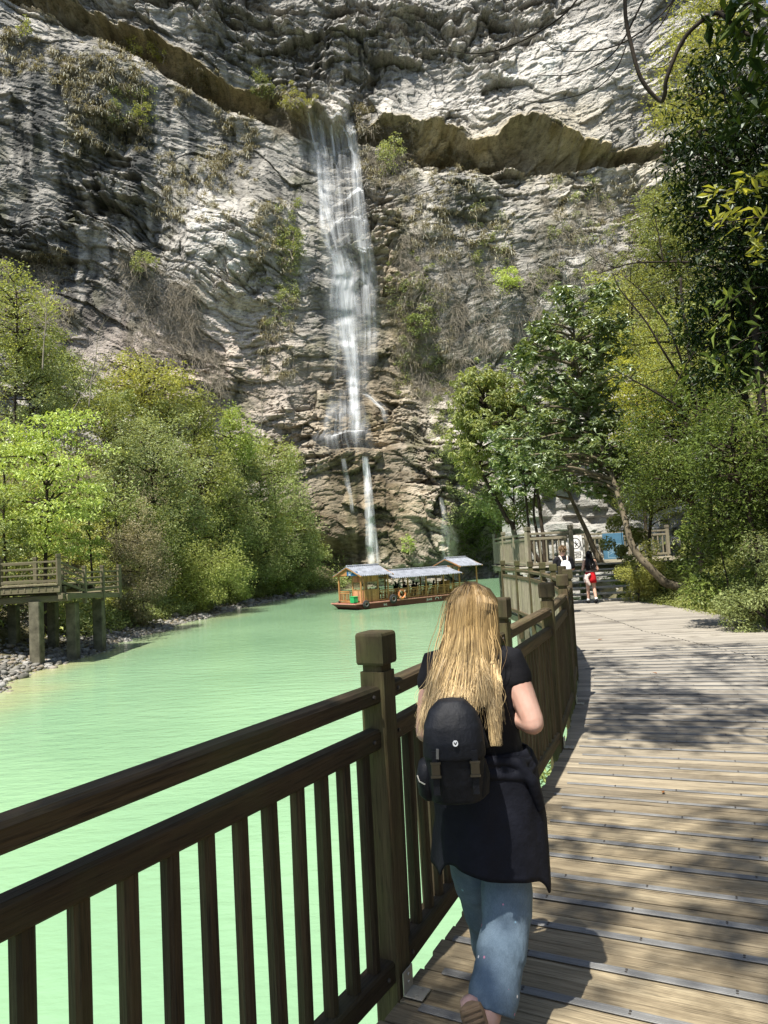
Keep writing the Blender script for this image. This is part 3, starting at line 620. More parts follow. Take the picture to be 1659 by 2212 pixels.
st = thing('wooden_stairs', 'open wooden stairs with pale treads climbing to the platform', 'stairs', (6.8, 23.1, 0)); sb = np.array([6.8, 23.1, 0])
for k in range(7):
    z = .03+(PZ+.02-.03)*k/6; y = 23.05+.36*k
    MB().beam((4.6, y, z), (8.6, y, z), .30, .055, c=.008).build('tread', M['pale_tread'] if 'pale_tread' in M else M['grey_wood'], st, base=sb)
for x in (5.0, 6.9, 8.2): MB().beam((x, 22.95, -.15), (x, 25.5, PZ-.25), .09, .22, c=.008).build('stringer', M['grey_wood'], st, base=sb)
b = MB()
for x in (6.9, 8.2): b.beam((x, 24.9, -.6), (x, 24.9, PZ-.45), .09, .09, up=(1, 0, 0))
b.build('support', M['grey_wood'], st, base=sb)
# warning sign and blue panel
p = dep(1243, 1184, 31.0); sg = thing('warning_sign', 'white sign board with a crossed out circle tied to the platform railing', 'sign', p)
M['white_board'] = plain('white_sign_board', (.80, .80, .78), .5, .4, nscale=3, namt=.06); M['black'] = plain('black_print', (.02, .02, .02), .6)
MB().box((0, 0, 0), (.62, .03, 1.1), ch=.006).build('board', M['white_board'], sg)
b = MB(); Rr = .21
for k in range(40):
    t0, t1 = 2*math.pi*k/40, 2*math.pi*(k+1)/40
    b.add([(math.cos(t0)*Rr, -.017, .2+math.sin(t0)*Rr), (math.cos(t1)*Rr, -.017, .2+math.sin(t1)*Rr), (math.cos(t1)*(Rr+.035), -.017, .2+math.sin(t1)*(Rr+.035)), (math.cos(t0)*(Rr+.035), -.017, .2+math.sin(t0)*(Rr+.035))], [(0, 1, 2, 3)])
def q2(x0, z0, x1, z1, w, y=-.0175):
    d = nrm(np.array([x1-x0, z1-z0])); n_ = np.array([-d[1], d[0]])*w/2
    b.add([(x0-n_[0], y, z0-n_[1]), (x1-n_[0], y, z1-n_[1]), (x1+n_[0], y, z1+n_[1]), (x0+n_[0], y, z0+n_[1])], [(0, 1, 2, 3)])
q2(-.15, .35, .15, .05, .03)
for a_ in ((.02, .30, .05, .16), (.05, .16, .12, .2), (.05, .18, .0, .05), (-.02, .2, .05, .22)): q2(*a_, .035, -.018)
for a_ in ((-.2, -.17, .2, -.17), (-.2, -.42, .2, -.42), (-.2, -.17, -.2, -.42), (.2, -.17, .2, -.42), (0, -.17, 0, -.42), (-.2, -.29, .2, -.29), (.03, -.23, .16, -.23), (.03, -.36, .16, -.34)): q2(*a_, .028, -.0185)
b.build('symbol', M['black'], sg)
p = dep(1325, 1181, 33.3); bp = thing('blue_panel', 'blue panel with a pale lattice pattern at the right end of the platform', 'panel', p)
M['blue'] = plain('blue_paint', (.07, .17, .26), .5, .3, namt=.2)
MB().box((0, 0, 0), (.95, .06, 1.25), ch=.01).build('board', M['blue'], bp)
b = MB()
for k in range(-3, 4):
    q2(-.25, -.02+k*.1-.25, .3, .28+k*.1-.25, .022, -.033) if abs(k) < 2 else None
    q2(-.25, .28+k*.1-.3, .3, -.02+k*.1-.3, .022, -.034) if abs(k) < 2 else None
for a_ in ((-.27, -.5, -.27, .12), (.32, -.5, .32, .12), (-.27, .12, .32, .12), (-.27, -.5, .32, -.5)): q2(*a_, .025, -.035)
b.build('lattice', plain('pale_blue_line', (.25, .38, .46), .5), bp)

# ================================================================ LEFT BANK PLATFORM
LZ = 1.34; A0 = (-24., 30.6); A1 = (-14.25, 31.2)
lp = thing('viewing_platform', 'wooden platform on concrete pillars over the pebble shore of the far bank', 'platform', (-15, 31, LZ)); lb = np.array([-15, 31, LZ])
b = MB()
for x in np.arange(-24, -14.15, .15): b.box((x, 33.0, LZ-.025), (.142, 4.2, .05), ch=.004, rz=0)
b.build('floor', M['dull_wood'], lp, base=lb)
b = MB(); b.beam((-24, 30.98, LZ-.22), (-14.1, 30.98, LZ-.22), .06, .26)
for y in (31.5, 33, 34.6): b.beam((-24, y, LZ-.27), (-14.1, y, LZ-.27), .16, .34)
for x in np.arange(-23.7, -14.3, .3): b.beam((x, 30.93, LZ-.19), (x, 35, LZ-.19), .06, .14)
b.beam((-18.5, 31.4, LZ-.62), (-13.9, 31.4, LZ-.62), .3, .3); b.beam((-14.1, 31, LZ-.52), (-14.1, 37.6, LZ-.82), .2, .26); b.build('beam', M['dull_wood'], lp, base=lb)
b = MB(); Z2 = LZ-.55
for y in np.arange(33.6, 37.7, .15): b.box((-15.6, y, Z2-.025), (3.0, .142, .05), ch=.004)
b.build('landing', M['dull_wood'], lp, base=lb)
b = MB()
for k in range(3): b.box((-15.0, 32.4+.4*k, LZ-.14*(k+1)), (1.8, .36, .05))
b.build('step', M['dull_wood'], lp, base=lb)
for x, y, w in ((-15.3, 31.3, .46), (-16.4, 35.2, .42), (-14.65, 33.4, .46), (-14.55, 36.2, .48), (-18, 34.6, .42), (-20.5, 31.4, .46)):
    z1 = LZ-.72 if y < 33 else Z2-.4
    MB().beam((x, y, -3.2), (x, y, z1), w, w, up=(1, 0, 0), c=.03).build('pillar', M['concrete'], lp, base=lb)
def railing4(label, pts, h=1.3):
    t = thing('wooden_railing', label, 'railing', pts[0]); base = np.asarray(pts[0], float)
    for i, p in enumerate(pts):
        p = np.asarray(p, float); d = nrm((np.asarray(pts[min(i+1, len(pts)-1)])-np.asarray(pts[max(i-1, 0)]))*(1, 1, 0))
        post_mesh(p, math.atan2(d[1], d[0]), h, w=.17, z0=-.45, parent=t, base=base, mat='dull_wood', cap=True, cw=1.12)
    for i in range(len(pts)-1):
        a, b = np.asarray(pts[i], float), np.asarray(pts[i+1], float)
        for rn, zz, hh in (('top_rail', .98, .08), ('middle_rail', .70, .07), ('middle_rail', .42, .07), ('bottom_rail', .14, .12)):
            MB().beam(a+(0, 0, zz), b+(0, 0, zz), .07, hh, c=.008).build(rn, M['dull_wood'], t, base=base)
railing4('four rail wooden railing along the river edge of the far bank platform', [(-23.6, 31.0, LZ), (-21.4, 31.0, LZ), (-19.1, 31.0, LZ), (-16.75, 31.0, LZ), (-14.2, 31.1, LZ), (-14.1, 33.5, Z2), (-14.05, 35.5, Z2), (-14.0, 37.6, Z2), (-17, 37.6, Z2)])
railing4('four rail wooden railing on the wooded side of the far bank platform', [(-23.6, 35.0, LZ), (-21.2, 35.0, LZ), (-18.8, 35.0, LZ), (-17.1, 35.0, LZ)])
# ================================================================ TOUR BOAT
BX = np.array([-2.32, 54.84, WZ]); BR = R(38.2); BL = 14.0; BW = 3.2; DK = .47
bt = thing('tour_boat', 'wooden river tour boat with three grey tiled roofs and a dark red hull', 'boat', BX, BR)
M['hull'] = plain('dark_red_hull_paint', (.11, .024, .02), .5, .4, nscale=1.2, namt=.35); M['hull_edge'] = plain('faded_pink_edge', (.48, .22, .17), .6, .3)
M['hull_dark'] = plain('brown_bow_paint', (.07, .05, .035), .6, .3, nscale=3, namt=.5); M['roof_tile'] = plain('pale_grey_tile', (.19, .205, .235), .5, .4, nscale=2.5, namt=.5)
M['rubber'] = plain('worn_tyre_rubber', (.035, .035, .035), .8, .2, nscale=4, namt=.5); M['orange'] = plain('faded_orange_plastic', (.75, .24, .09), .5, .4, nscale=5, namt=.3)
M['sign_blue'] = plain('blue_sign_board', (.03, .12, .28), .5, .4, nscale=2, namt=.2); M['white_ink'] = plain('white_lettering', (.80, .80, .78), .6); M['red_ink'] = plain('faded_red_lettering', (.50, .14, .09), .7)
M['green_bin'] = plain('green_plastic', (.03, .38, .12), .45, .4, nscale=3, namt=.25); M['cream_bin'] = plain('cream_plastic', (.62, .50, .32), .5)
M['glass'] = None
m, nt, out = new_mat('cabin_glass'); g = N(nt, 'ShaderNodeBsdfGlossy'); g.inputs['Roughness'].default_value = .05; t_ = N(nt, 'ShaderNodeBsdfTransparent'); x_ = N(nt, 'ShaderNodeMixShader'); x_.inputs[0].default_value = .25
L_(nt, t_.outputs[0], x_.inputs[1]); L_(nt, g.outputs[0], x_.inputs[2]); L_(nt, x_.outputs[0], out.inputs['Surface']); M['glass'] = m
# hull : stations along the length
b = MB(); V = []
for x, zb, zt, ins in ((-.25, .30, DK, .0), (.35, -.12, DK, .0), (1.2, -.35, DK, 0), (12.6, -.35, DK+.02, 0), (13.6, -.05, DK+.06, .1), (14.2, .25, DK+.12, .25)):
    for y, z in ((ins+.22, zb), (ins, zb+.22), (ins, zt), (BW-ins, zt), (BW-ins, zb+.22), (BW-ins-.22, zb)): V.append((x, y, z))
n = 6; b.add(V, [(i*n+k, i*n+(k+1) % n, (i+1)*n+(k+1) % n, (i+1)*n+k) for i in range(5) for k in range(n)]+[tuple(range(n-1, -1, -1)), tuple(range(30, 36))])
b.build('hull', M['hull'], bt)
b = MB(); b.beam((-.28, -.04, DK-.02), (14.0, -.04, DK+.03), .07, .09); b.beam((-.28, BW+.04, DK-.02), (14.0, BW+.04, DK+.03), .07, .09); b.beam((-.29, -.05, DK-.02), (-.29, BW+.05, DK-.02), .07, .09); b.build('gunwale', M['hull_edge'], bt)
MB().add([(-.30, .05, .34), (-.30, BW-.05, .34), (-.305, BW-.05, DK-.08), (-.305, .05, DK-.08)], [(0, 3, 2, 1)]).build('bow_plate', M['hull_dark'], bt)
def roof(x0, x1, ze, zr, ov, name='roof'):
    nxp = int((x1-x0)/.028); V = []; xs = np.linspace(x0, x1, nxp)
    for x in xs:
        w_ = .036*math.cos(2*math.pi*x/.20)
        for y, z in ((-ov, ze), (-ov+.55, ze+(zr-ze)*.24), (BW/2, zr), (BW+ov-.55, ze+(zr-ze)*.24), (BW+ov, ze)): V.append((x, y, z+w_))
        for y, z in ((BW+ov, ze-.03), (BW/2, zr-.05), (-ov, ze-.03)): V.append((x, y, z+w_))
    n = 8; Fs = [(i*n+k, i*n+(k+1) % n, (i+1)*n+(k+1) % n, (i+1)*n+k) for i in range(nxp-1) for k in range(n)]+[tuple(range(n-1, -1, -1)), tuple(range((nxp-1)*n, nxp*n))]
    r = MB().add(V, Fs).build(name, M['roof_tile'], bt)
    b = MB()
    for x in np.arange(x0+.1, x1, .2): b.lathe((x-.09, BW/2, zr+.035), [(.07, 0), (.085, .02), (.075, .17), (.05, .18)], 8, axis=(1, 0, 0))
    b.build('ridge_tile', M['roof_tile'], r)
    b = MB()
    for x in (x0+.03, x1-.03):
        b.beam((x, -ov, ze-.07), (x, BW/2, zr-.09), .05, .1); b.beam((x, BW+ov, ze-.07), (x, BW/2, zr-.09), .05, .1)
    b.beam((x0+.1, .1, ze-.02), (x1-.1, .1, ze-.02), .09, .12); b.beam((x0+.1, BW-.1, ze-.02), (x1-.1, BW-.1, ze-.02), .09, .12)
    for x in (x0+.25, x1-.25): b.beam((x, .05, ze+.02), (x, BW-.05, ze+.02), .08, .1)
    b.build('rafter', M['boat_wood'], r); return r
ZE = DK+2.12
roof(.15, 3.35, ZE, ZE+.72, .32); roof(3.1, 10.9, ZE-.36, ZE+.18, .34); roof(10.65, 13.35, ZE+.22, ZE+.92, .32)
for x, zt in ((.42, ZE), (3.05, ZE), (5.1, ZE-.4), (7.05, ZE-.4), (9.0, ZE-.4), (10.85, ZE+.2), (12.95, ZE+.2)):
    for y in (.12, BW-.12): MB().beam((x, y, DK), (x, y, zt), .11, .11, up=(1, 0, 0)).build('post', M['boat_wood'], bt)
# wheelhouse on the near side of the bow
def panel(x0, x1, y0, y1, z0, z1, mat, name, n, parent=None):
    b = MB(); p0 = np.array([x0, y0, 0]); p1 = np.array([x1, y1, 0]); d = p1-p0
    for k in range(n):
        a = p0+d*(k+.02)/n; c = p0+d*(k+.98)/n; mz = (z0+z1)/2
        b.beam(a+(0, 0, mz), c+(0, 0, mz), .035+.006*(k % 2), z1-z0, c=.004)
    return b.build(name, mat, parent or bt)
fx = .72; ny0 = .14; ny1 = 1.62
panel(fx, fx, ny0, ny1, DK, DK+.98, M['boat_orange'], 'front_wall', 7); panel(fx, fx, ny0, ny1, DK+1.58, DK+2.1, M['boat_orange'], 'front_wall', 7)
panel(fx, 2.08, ny0, ny0, DK, DK+.98, M['boat_wood'], 'side_wall', 7); panel(fx, 2.08, ny0, ny0, DK+1.62, DK+2.1, M['boat_wood'], 'side_wall', 7)
panel(2.08, 2.08, ny0, ny1, DK, DK+.95, M['boat_wood'], 'rear_wall', 6); panel(fx, 2.08, ny1, ny1, DK, DK+.95, M['boat_wood'], 'far_wall', 6)
for (x0, y0, x1, y1, za, zb) in ((fx, ny0, fx, ny1, .98, 1.58), (fx, ny0, 2.08, ny0, .98, 1.62)):
    b = MB(); A = np.array([x0, y0, 0.]); B = np.array([x1, y1, 0.])
    for z in (za, zb): b.beam(A+(0, 0, DK+z), B+(0, 0, DK+z), .07, .06)
    for q in (A, B): b.beam(q+(0, 0, DK+za), q+(0, 0, DK+zb), .08, .07, up=(1, 0, 0))
    f = b.build('window', M['boat_wood'], bt)
    A1_, B1_ = A+(B-A)*.04, B-(B-A)*.04
    MB().add([A1_+(0, 0, DK+za+.03), B1_+(0, 0, DK+za+.03), B1_+(0, 0, DK+zb-.03), A1_+(0, 0, DK+zb-.03)], [(0, 1, 2, 3)]).build('pane', M['glass'], f)
for x, y in ((fx, ny0), (fx, ny1), (2.08, ny0), (2.08, ny1)): MB().beam((x, y, DK), (x, y, ZE), .10, .10, up=(1, 0, 0)).build('post', M['boat_wood'], bt)
def brail(pts, h=.86, zb=DK):
    for i in range(len(pts)-1):
        a = np.array([*pts[i], zb]); c = np.array([*pts[i+1], zb]); b = MB(); n = max(3, int(np.linalg.norm(c-a)/.155))
        for k in range(1, n): q = a+(c-a)*k/n; b.beam(q+(0, 0, .16), q+(0, 0, h-.14), .045, .045, up=(1, 0, 0))
        for z, t in ((.14, .06), (h-.13, .05), (h, .075)): b.beam(a+(0, 0, z), c+(0, 0, z), .055, t)
        b.beam(c, c+(0, 0, h+.12), .085, .085, up=(1, 0, 0)); b.build('railing', M['boat_wood'], bt)
brail([(2.15, .1), (3.0, .1), (4.1, .1), (5.1, .1), (6.1, .1), (7.05, .1), (8.05, .1), (9.0, .1), (9.95, .1), (10.85, .1), (11.9, .1), (12.95, .1), (12.95, 1.6), (12.95, 3.1)])
brail([(.5, 3.08), (2.0, 3.08), (3.5, 3.08), (5.1, 3.08), (7.05, 3.08), (9.0, 3.08), (10.85, 3.08), (12.9, 3.08)]); brail([(.46, 1.75), (.46, 3.05)])
MB().box((6.9, BW/2, DK+.02), (13, BW-.3, .03)).build('floor', M['boat_wood'], bt)
for y in (.55, BW-.55):
    b = MB(); b.box((6.9, y, DK+.42), (7, .36, .05))
    for x in np.arange(3.6, 10.4, 1.1): b.box((x, y, DK+.2), (.06, .3, .4))
    b.build('bench', M['boat_wood'], bt)
b = MB(); panel(9.4, 10.7, 1.2, 1.2, DK, DK+1.15, M['boat_wood'], 'partition', 6)
b.lathe((-.05, .9+1.6, DK), [(.05, 0), (.05, .12), (.09, .14), (.09, .17), (.03, .2)], 10); b.lathe((-.05, 2.35, DK), [(.04, 0), (.04, .1), (.02, .12)], 8); b.build('bollard', M['hull_dark'], bt)
def text(body, size, mat, parent, loc, rot, name='lettering'):
    c = bpy.data.curves.new(name, 'FONT'); c.body = body; c.size = size; c.extrude = .004; c.align_x = 'CENTER'; c.align_y = 'CENTER'; c.materials.append(mat)
    t = bpy.data.objects.new(name, c); COL.objects.link(t); me = bpy.data.meshes.new_from_object(t.evaluated_get(bpy.context.evaluated_depsgraph_get())); bpy.data.objects.remove(t)
    o = bpy.data.objects.new(name, me); COL.objects.link(o); o.parent = parent; o.location = [float(v) for v in loc]; o.rotation_euler = rot; return o
FR = (R(90), 0, R(-90)); SD = (R(90), 0, 0)
g = MB().beam((.30, .35, ZE+.17), (.30, 1.72, ZE+.17), .04, .34, c=.005).build('name_board', M['sign_blue'], bt)
text('观光船', .15, M['white_ink'], g, (.272, 1.25, ZE+.25), FR); text('游览', .15, M['white_ink'], g, (.272, 1.35, ZE+.08), FR)
b = MB(); b.add([(.26, 1.72, ZE), (.26, BW-.1, ZE), (.26, 1.72, ZE+.62)], [(0, 1, 2)]); b.build('gable', M['boat_wood'], bt)
text('安全乘船', .25, M['red_ink'], bt, (fx-.028, .88, DK+1.92), FR); text('禁止吸烟', .25, M['red_ink'], bt, (fx-.028, .88, DK+1.69), FR)
text('E42', .22, M['white_ink'], bt, (2.6, -.012, .2), SD); text('JLA1E', .24, M['white_ink'], bt, (7.2, -.012, .25), SD); text('C', .2, M['white_ink'], bt, (8.5, -.012, .3), SD)
b = MB(); b.tube([(8.05+.18*math.cos(t), -.012, .2+.18*math.sin(t)) for t in np.linspace(0, math.pi, 12)], .022, 6); b.build('painted_arc', M['white_ink'], bt)
def torus(mb, c, r, q, axis=(0, 1, 0), n=28, m_=10, flat=1.0):
    a = nrm(axis); bx = np.array([1., 0, 0]); u = np.cross(a, bx); V = []
    for i in range(n):
        t = 2*math.pi*i/n; rd = bx*math.cos(t)+u*math.sin(t)
        for k in range(m_):
            s_ = 2*math.pi*k/m_; V.append(np.asarray(c)+rd*(r+q*math.cos(s_))+a*q*flat*math.sin(s_))
    return mb.add(V, [(i*m_+k, i*m_+(k+1) % m_, ((i+1) % n)*m_+(k+1) % m_, ((i+1) % n)*m_+k) for i in range(n) for k in range(m_)])
BM = Matrix.Translation(BX.tolist()) @ Matrix.Rotation(BR, 4, 'Z')
def onboat(x, y, z): return tuple(BM @ Vector((x, y, z)))
t1 = thing('tyre', 'old tyre fender hanging at the bow corner of the boat', 'tyre', onboat(.62, -.16, .40), BR, 'tyre fenders on the boat hull')
torus(MB(), (0, 0, 0), .215, .095, flat=1.05).build('tread', M['rubber'], t1, smooth=True); torus(MB(), (0, -.03, 0), .16, .05, flat=1.6).build('sidewall', plain('scuffed_tyre_wall', (.12, .115, .105), .8), t1, smooth=True)
t2 = copy_tree(t1); t2.location = onboat(3.3, -.16, .60); t2.scale = (1.2, 1, 1.2); t2['label'] = 'old tyre fender hanging beside the orange life ring'
t3 = thing('life_ring', 'orange life ring hanging on the boat railing', 'life ring', onboat(4.25, -.10, .92), BR)
torus(MB(), (0, 0, 0), .33, .085).build('ring', M['orange'], t3, smooth=True)
b = MB()
for k in range(4):
    t = math.pi/4+k*math.pi/2; b.beam((math.cos(t)*.235, -.092, math.sin(t)*.235), (math.cos(t)*.425, -.092, math.sin(t)*.425), .09, .012, up=(0, 1, 0))
b.build('white_band', plain('cream_band', (.66, .48, .36), .6), t3)
t4 = thing('waste_bin', 'green waste bin standing on the bow of the boat', 'bin', onboat(.30, .95, DK+.045), BR)
b = MB(); b.loft([((0, 0, 0), .17, .21), ((0, 0, .42), .2, .24)], 4, power=2); b = MB(); b.beam((-.2, 0, .22), (.2, 0, .22), .5, .44, c=.03); b.build('bin_body', M['green_bin'], t4)
MB().beam((-.22, 0, .465), (.22, 0, .465), .54, .05, c=.015).build('lid', M['green_bin'], t4); MB().beam((-.12, .30, .22), (.12, .30, .22), .12, .42, c=.01).build('side_panel', M['cream_bin'], t4)
# ================================================================ PEOPLE
def skin_mat(name, col):
    m, nt, out = new_mat(name); tc = N(nt, 'ShaderNodeTexCoord'); n_ = noise(nt, tc.outputs['Object'], 14, 4, .6)
    c = mixc(nt, ramp(nt, n_, [(.35, 0.), (.65, 1.)]), col, (col[0]*.9, col[1]*.78, col[2]*.74)); p = principled(nt, out, c, .5, bump(nt, noise(nt, tc.outputs['Object'], 260, 2, .5), .08, .002), .35)
    p.inputs['Subsurface Weight'].default_value = .12; p.inputs['Subsurface Radius'].default_value = (.02, .008, .005); return m
M['skin'] = skin_mat('skin_fair', (.52, .33, .26)); M['skin2'] = skin_mat('skin_tan', (.50, .33, .25))
def cloth(name, col, amt=.3, rough=.85, scale=9, bs=60, bst=.25):
    return plain(name, col, rough, .2, nscale=scale, namt=amt, bmp=bst, bscale=bs)
M['black_cloth'] = cloth('black_shirt_cloth', (.008, .008, .010)); M['navy_cloth'] = cloth('dark_navy_jacket', (.007, .008, .014), .4, .75, 9, 14, .7); M['nylon'] = cloth('black_nylon', (.007, .008, .011), .5, .62, 10, 26, .5)
def hand(mb, w, d, pn, side, s=1.0):
    """w wrist, d finger direction, pn palm normal, side +1 thumb along cross(d, pn)"""
    w = np.asarray(w, float); d = nrm(d); pn = nrm(np.asarray(pn, float)-d*np.dot(pn, d)); x = np.cross(d, pn)*side
    mb.limb([w, w+d*.03*s, w+d*.075*s], [.026*s, .034*s, .036*s], 10)
    for k, ln in enumerate((.068, .078, .074, .058)):
        o = w+d*.082*s+x*(.027-.018*k)*s; kn = o+d*ln*.45*s+pn*.008*s; ti = kn+(d*.6+pn*.8)*ln*.4*s; e_ = ti+(pn*.9-d*.25)*ln*.28*s
        mb.limb([o-d*.02*s, o, kn, ti, e_], [.0095*s, .0095*s, .009*s, .008*s, .0065*s], 8)
    t0 = w+d*.025*s+x*.03*s; mb.limb([t0, t0+(x*.7+d*.6+pn*.3)*.035*s, t0+(x*.45+d*.9+pn*.6)*.068*s], [.013*s, .011*s, .008*s], 8)
def head(mb, c, f, s=1.0):
    """c skull centre, f facing direction (horizontal)"""
    c = np.asarray(c, float); f = nrm(f); r = np.array([f[1], -f[0], 0]); u = np.array([0, 0, 1.])
    mb.loft([(c+u*z*s+f*fy*s, rx*s, ry*s, r, f) for z, fy, rx, ry in ((-.125, .045, .02, .025), (-.115, .04, .04, .045), (-.08, .025, .062, .075), (-.03, .01, .070, .090), (.02, .0, .076, .096), (.06, -.005, .072, .09), (.09, -.005, .055, .07), (.11, -.005, .03, .04), (.116, -.005, .006, .008))], 20)
    mb.limb([c+f*.092*s+u*.01*s, c+f*.105*s-u*.02*s, c+f*.108*s-u*.035*s], [.009*s, .012*s, .014*s], 8)
    for e in (-1, 1): mb.loft([(c+r*e*(.074+k*.012)*s-u*.02*s-f*.005*s, a*s, b_*s, f, u) for k, a, b_ in ((0, .015, .026), (1, .017, .03), (1.4, .008, .02))], 10)
    mb.limb([c+f*.085*s-u*.065*s-r*.02*s, c+f*.092*s-u*.066*s, c+f*.085*s-u*.065*s+r*.02*s], [.006*s, .008*s, .006*s], 6)
def eyes(parent, c, f, base, s=1.0):
    r = np.array([f[1], -f[0], 0])
    for e in (-1, 1): MB().ball(np.asarray(c)+np.asarray(f)*.082*s+r*e*.03*s, .011*s, 8, 6).build('eye', M['white_board'], parent, base=base, smooth=True)
def hairmat(name, roots, mid, tips, rough=.48):
    m, nt, out = new_mat(name); at = N(nt, 'ShaderNodeAttribute', attribute_name='gc'); sx = N(nt, 'ShaderNodeSeparateXYZ'); L_(nt, at.outputs['Vector'], sx.inputs[0])
    c = ramp(nt, sx.outputs['X'], [(0, roots), (.14, tuple(.6*a+.4*b for a, b in zip(roots, mid))), (.42, mid), (1, tips)]); ri = N(nt, 'ShaderNodeNewGeometry').outputs['Random Per Island']
    c = mixc(nt, 1., c, ramp(nt, ri, [(0, (.26, .22, .19)), (.4, (.8, .77, .73)), (1, (1.35, 1.32, 1.25))]), 'MULTIPLY'); principled(nt, out, c, rough, None, .3); return m
M['blonde'] = hairmat('blonde_hair', (.13, .085, .045), (.42, .295, .135), (.70, .54, .30)); M['black_hair'] = hairmat('black_hair', (.006, .005, .005), (.008, .007, .007), (.014, .011, .010), .3)
def strands(name, paths, width, mat, parent, base):
    """ribbons of hair; paths (n, m, 3), outward (n,3)"""
    Ps = np.array(paths); n, m_, _ = Ps.shape; T = np.gradient(Ps, axis=1); T /= np.linalg.norm(T, axis=2, keepdims=True)+1e-9
    view = np.array([.0, -1, .15])+rng.normal(0, .55, (n, 1, 3)); S = np.cross(T, np.broadcast_to(view, T.shape)); S /= np.linalg.norm(S, axis=2, keepdims=True)+1e-9
    tp = np.concatenate([np.linspace(.7, 1, m_//2), np.linspace(1, .25, m_-m_//2)])[None, :, None]; w = width*rng.uniform(.6, 1.4, (n, 1, 1))*tp
    V = np.stack([Ps-S*w/2, Ps+S*w/2], 2).reshape(-1, 3); ii = np.arange(n*m_*2).reshape(n, m_, 2)
    q = np.stack([ii[:, :-1, 0], ii[:, 1:, 0], ii[:, 1:, 1], ii[:, :-1, 1]], -1).reshape(-1, 4)
    g = np.zeros((n, m_, 2, 3)); g[..., 0] = np.linspace(0, 1, m_)[None, :, None]; g[..., 1] = rng.random((n, 1, 1))
    return mesh_np(name, V, q, mat, parent, True, {'gc': ('FLOAT_VECTOR', g.reshape(-1, 3))}, base=base)
# ---------------------------------------------------------------- woman in front
WB = np.array([.33, 2.85, 0]); wm = thing('person', 'woman with long blonde hair in blue jeans walking away along the boardwalk railing', 'person', WB)
fw = nrm((.18, .98, 0)); hc = dep(1021, 1329, 2.85)
b = MB(); head(b, hc, fw)
b.limb([hc-(0, .0, .10), (hc[0], 2.84, 1.42), (.33, 2.84, 1.36)], [.052, .05, .06])
b.loft([((.345, 2.87, .80), .13, .10), ((.345, 2.87, .95), .15, .105), ((.34, 2.86, 1.08), .125, .09), ((.335, 2.86, 1.22), .145, .10), ((.333, 2.855, 1.33), .155, .09), ((.333, 2.85, 1.39), .12, .07), ((.333, 2.85, 1.42), .06, .055)], 24)
RS, RE, RW = np.array([.468, 2.85, 1.355]), np.array([.522, 2.78, 1.135]), np.array([.40, 2.99, 1.17])
LS, LE, LW = np.array([.165, 2.86, 1.355]), np.array([.118, 2.80, 1.12]), np.array([.25, 3.02, 1.17])
b.limb([(.42, 2.85, 1.37), RS, RS+(RE-RS)*.5, RE+(0, .0, .01)], [.06, .053, .050, .044]); b.limb([RE, RE+(RW-RE)*.35, RW], [.044, .043, .027])
b.limb([(.25, 2.85, 1.37), LS, LS+(LE-LS)*.5, LE], [.06, .053, .049, .042]); b.limb([LE, LE+(LW-LE)*.35, LW], [.042, .043, .027])
hand(b, RW, (-.35, .5, .6), (-.9, 0, -.1), 1); hand(b, LW, (.35, .5, .6), (.9, 0, -.1), -1)
b.limb([(.40, 2.87, .85), (.39, 2.83, .41), (.27, 2.62, .17)], [.09, .06, .045]); b.limb([(.29, 2.89, .85), (.33, 3.05, .43), (.375, 3.2, .10)], [.09, .06, .045])
remesh(b.build('body', M['skin'], wm, base=WB, smooth=True), .0055, 5); eyes(wm, hc, fw, WB)
# shirt with cap sleeves
b = MB(); b.loft([((.345, 2.865, .93), .165, .118), ((.345, 2.865, 1.02), .15, .108), ((.34, 2.86, 1.10), .142, .104), ((.33, 2.86, 1.20), .152, .113), ((.322, 2.855, 1.30), .162, .112), ((.32, 2.85, 1.37), .15, .088), ((.333, 2.85, 1.415), .11, .07), ((.333, 2.85, 1.435), .07, .062)], 28)
for S_, E_ in ((RS, RE), (LS, LE)): b.limb([S_*.5+np.array([.333, 2.85, 1.37])*.5, S_, S_+(E_-S_)*.24+(0, 0, .0)], [.072, .066, .062], 16)
remesh(b.build('shirt', M['black_cloth'], wm, base=WB, smooth=True), .008, 3)
# jacket tied round the waist : open cloth skirt of two layers
th = np.linspace(-math.pi*1.32, math.pi*.32, 97); nz = 26; V = []
for j in range(nz):
    t = j/(nz-1)
    for a in th:
        bk = max(0, -math.sin(a)); rx = np.interp(t, [0, .12, .45, 1], [.158, .185, .205, .215]); ry = np.interp(t, [0, .12, .45, 1], [.118, .135, .15, .165])
        wv = 1+t*(.10*float(vn(a*1.9+t*.5, t*.9, 5))+.055*float(vn(a*4.6, t*1.5+3, 6)))+.05*float(vn(a*3, t*5, 9))*(1-t)
        hem = .60+.03*float(vn(a*1.4, 2.5, 3))-.085*math.exp(-abs(a+.42)/.14)+.03*math.exp(-((a+2.5)/.3)**2)-.03*math.exp(-abs(a+2.85)/.1)
        z = 1.03+(hem-1.03)*t; V.append((.348-.012*t+rx*wv*math.cos(a), 2.865+ry*wv*math.sin(a)-.02*t, z))
n = len(th); Fs = [(j*n+k, j*n+k+1, (j+1)*n+k+1, (j+1)*n+k) for j in range(nz-1) for k in range(n-1)]
o = MB().add(V, Fs).build('jacket', M['navy_cloth'], wm, base=WB, smooth=True); sd = o.modifiers.new('t', 'SOLIDIFY'); sd.thickness = .007; sd.offset = 0
b = MB()
for r0 in (0, 1):
    pts = [(.348+(.165+.012*r0)*math.cos(a), 2.865+(.128+.01*r0)*math.sin(a), 1.0-.04*r0+.012*math.sin(3*a+r0)) for a in np.linspace(-math.pi*1.4, math.pi*.4, 40)]; b.tube(pts, [.022+.004*math.sin(i*1.1) for i in range(40)], 8)
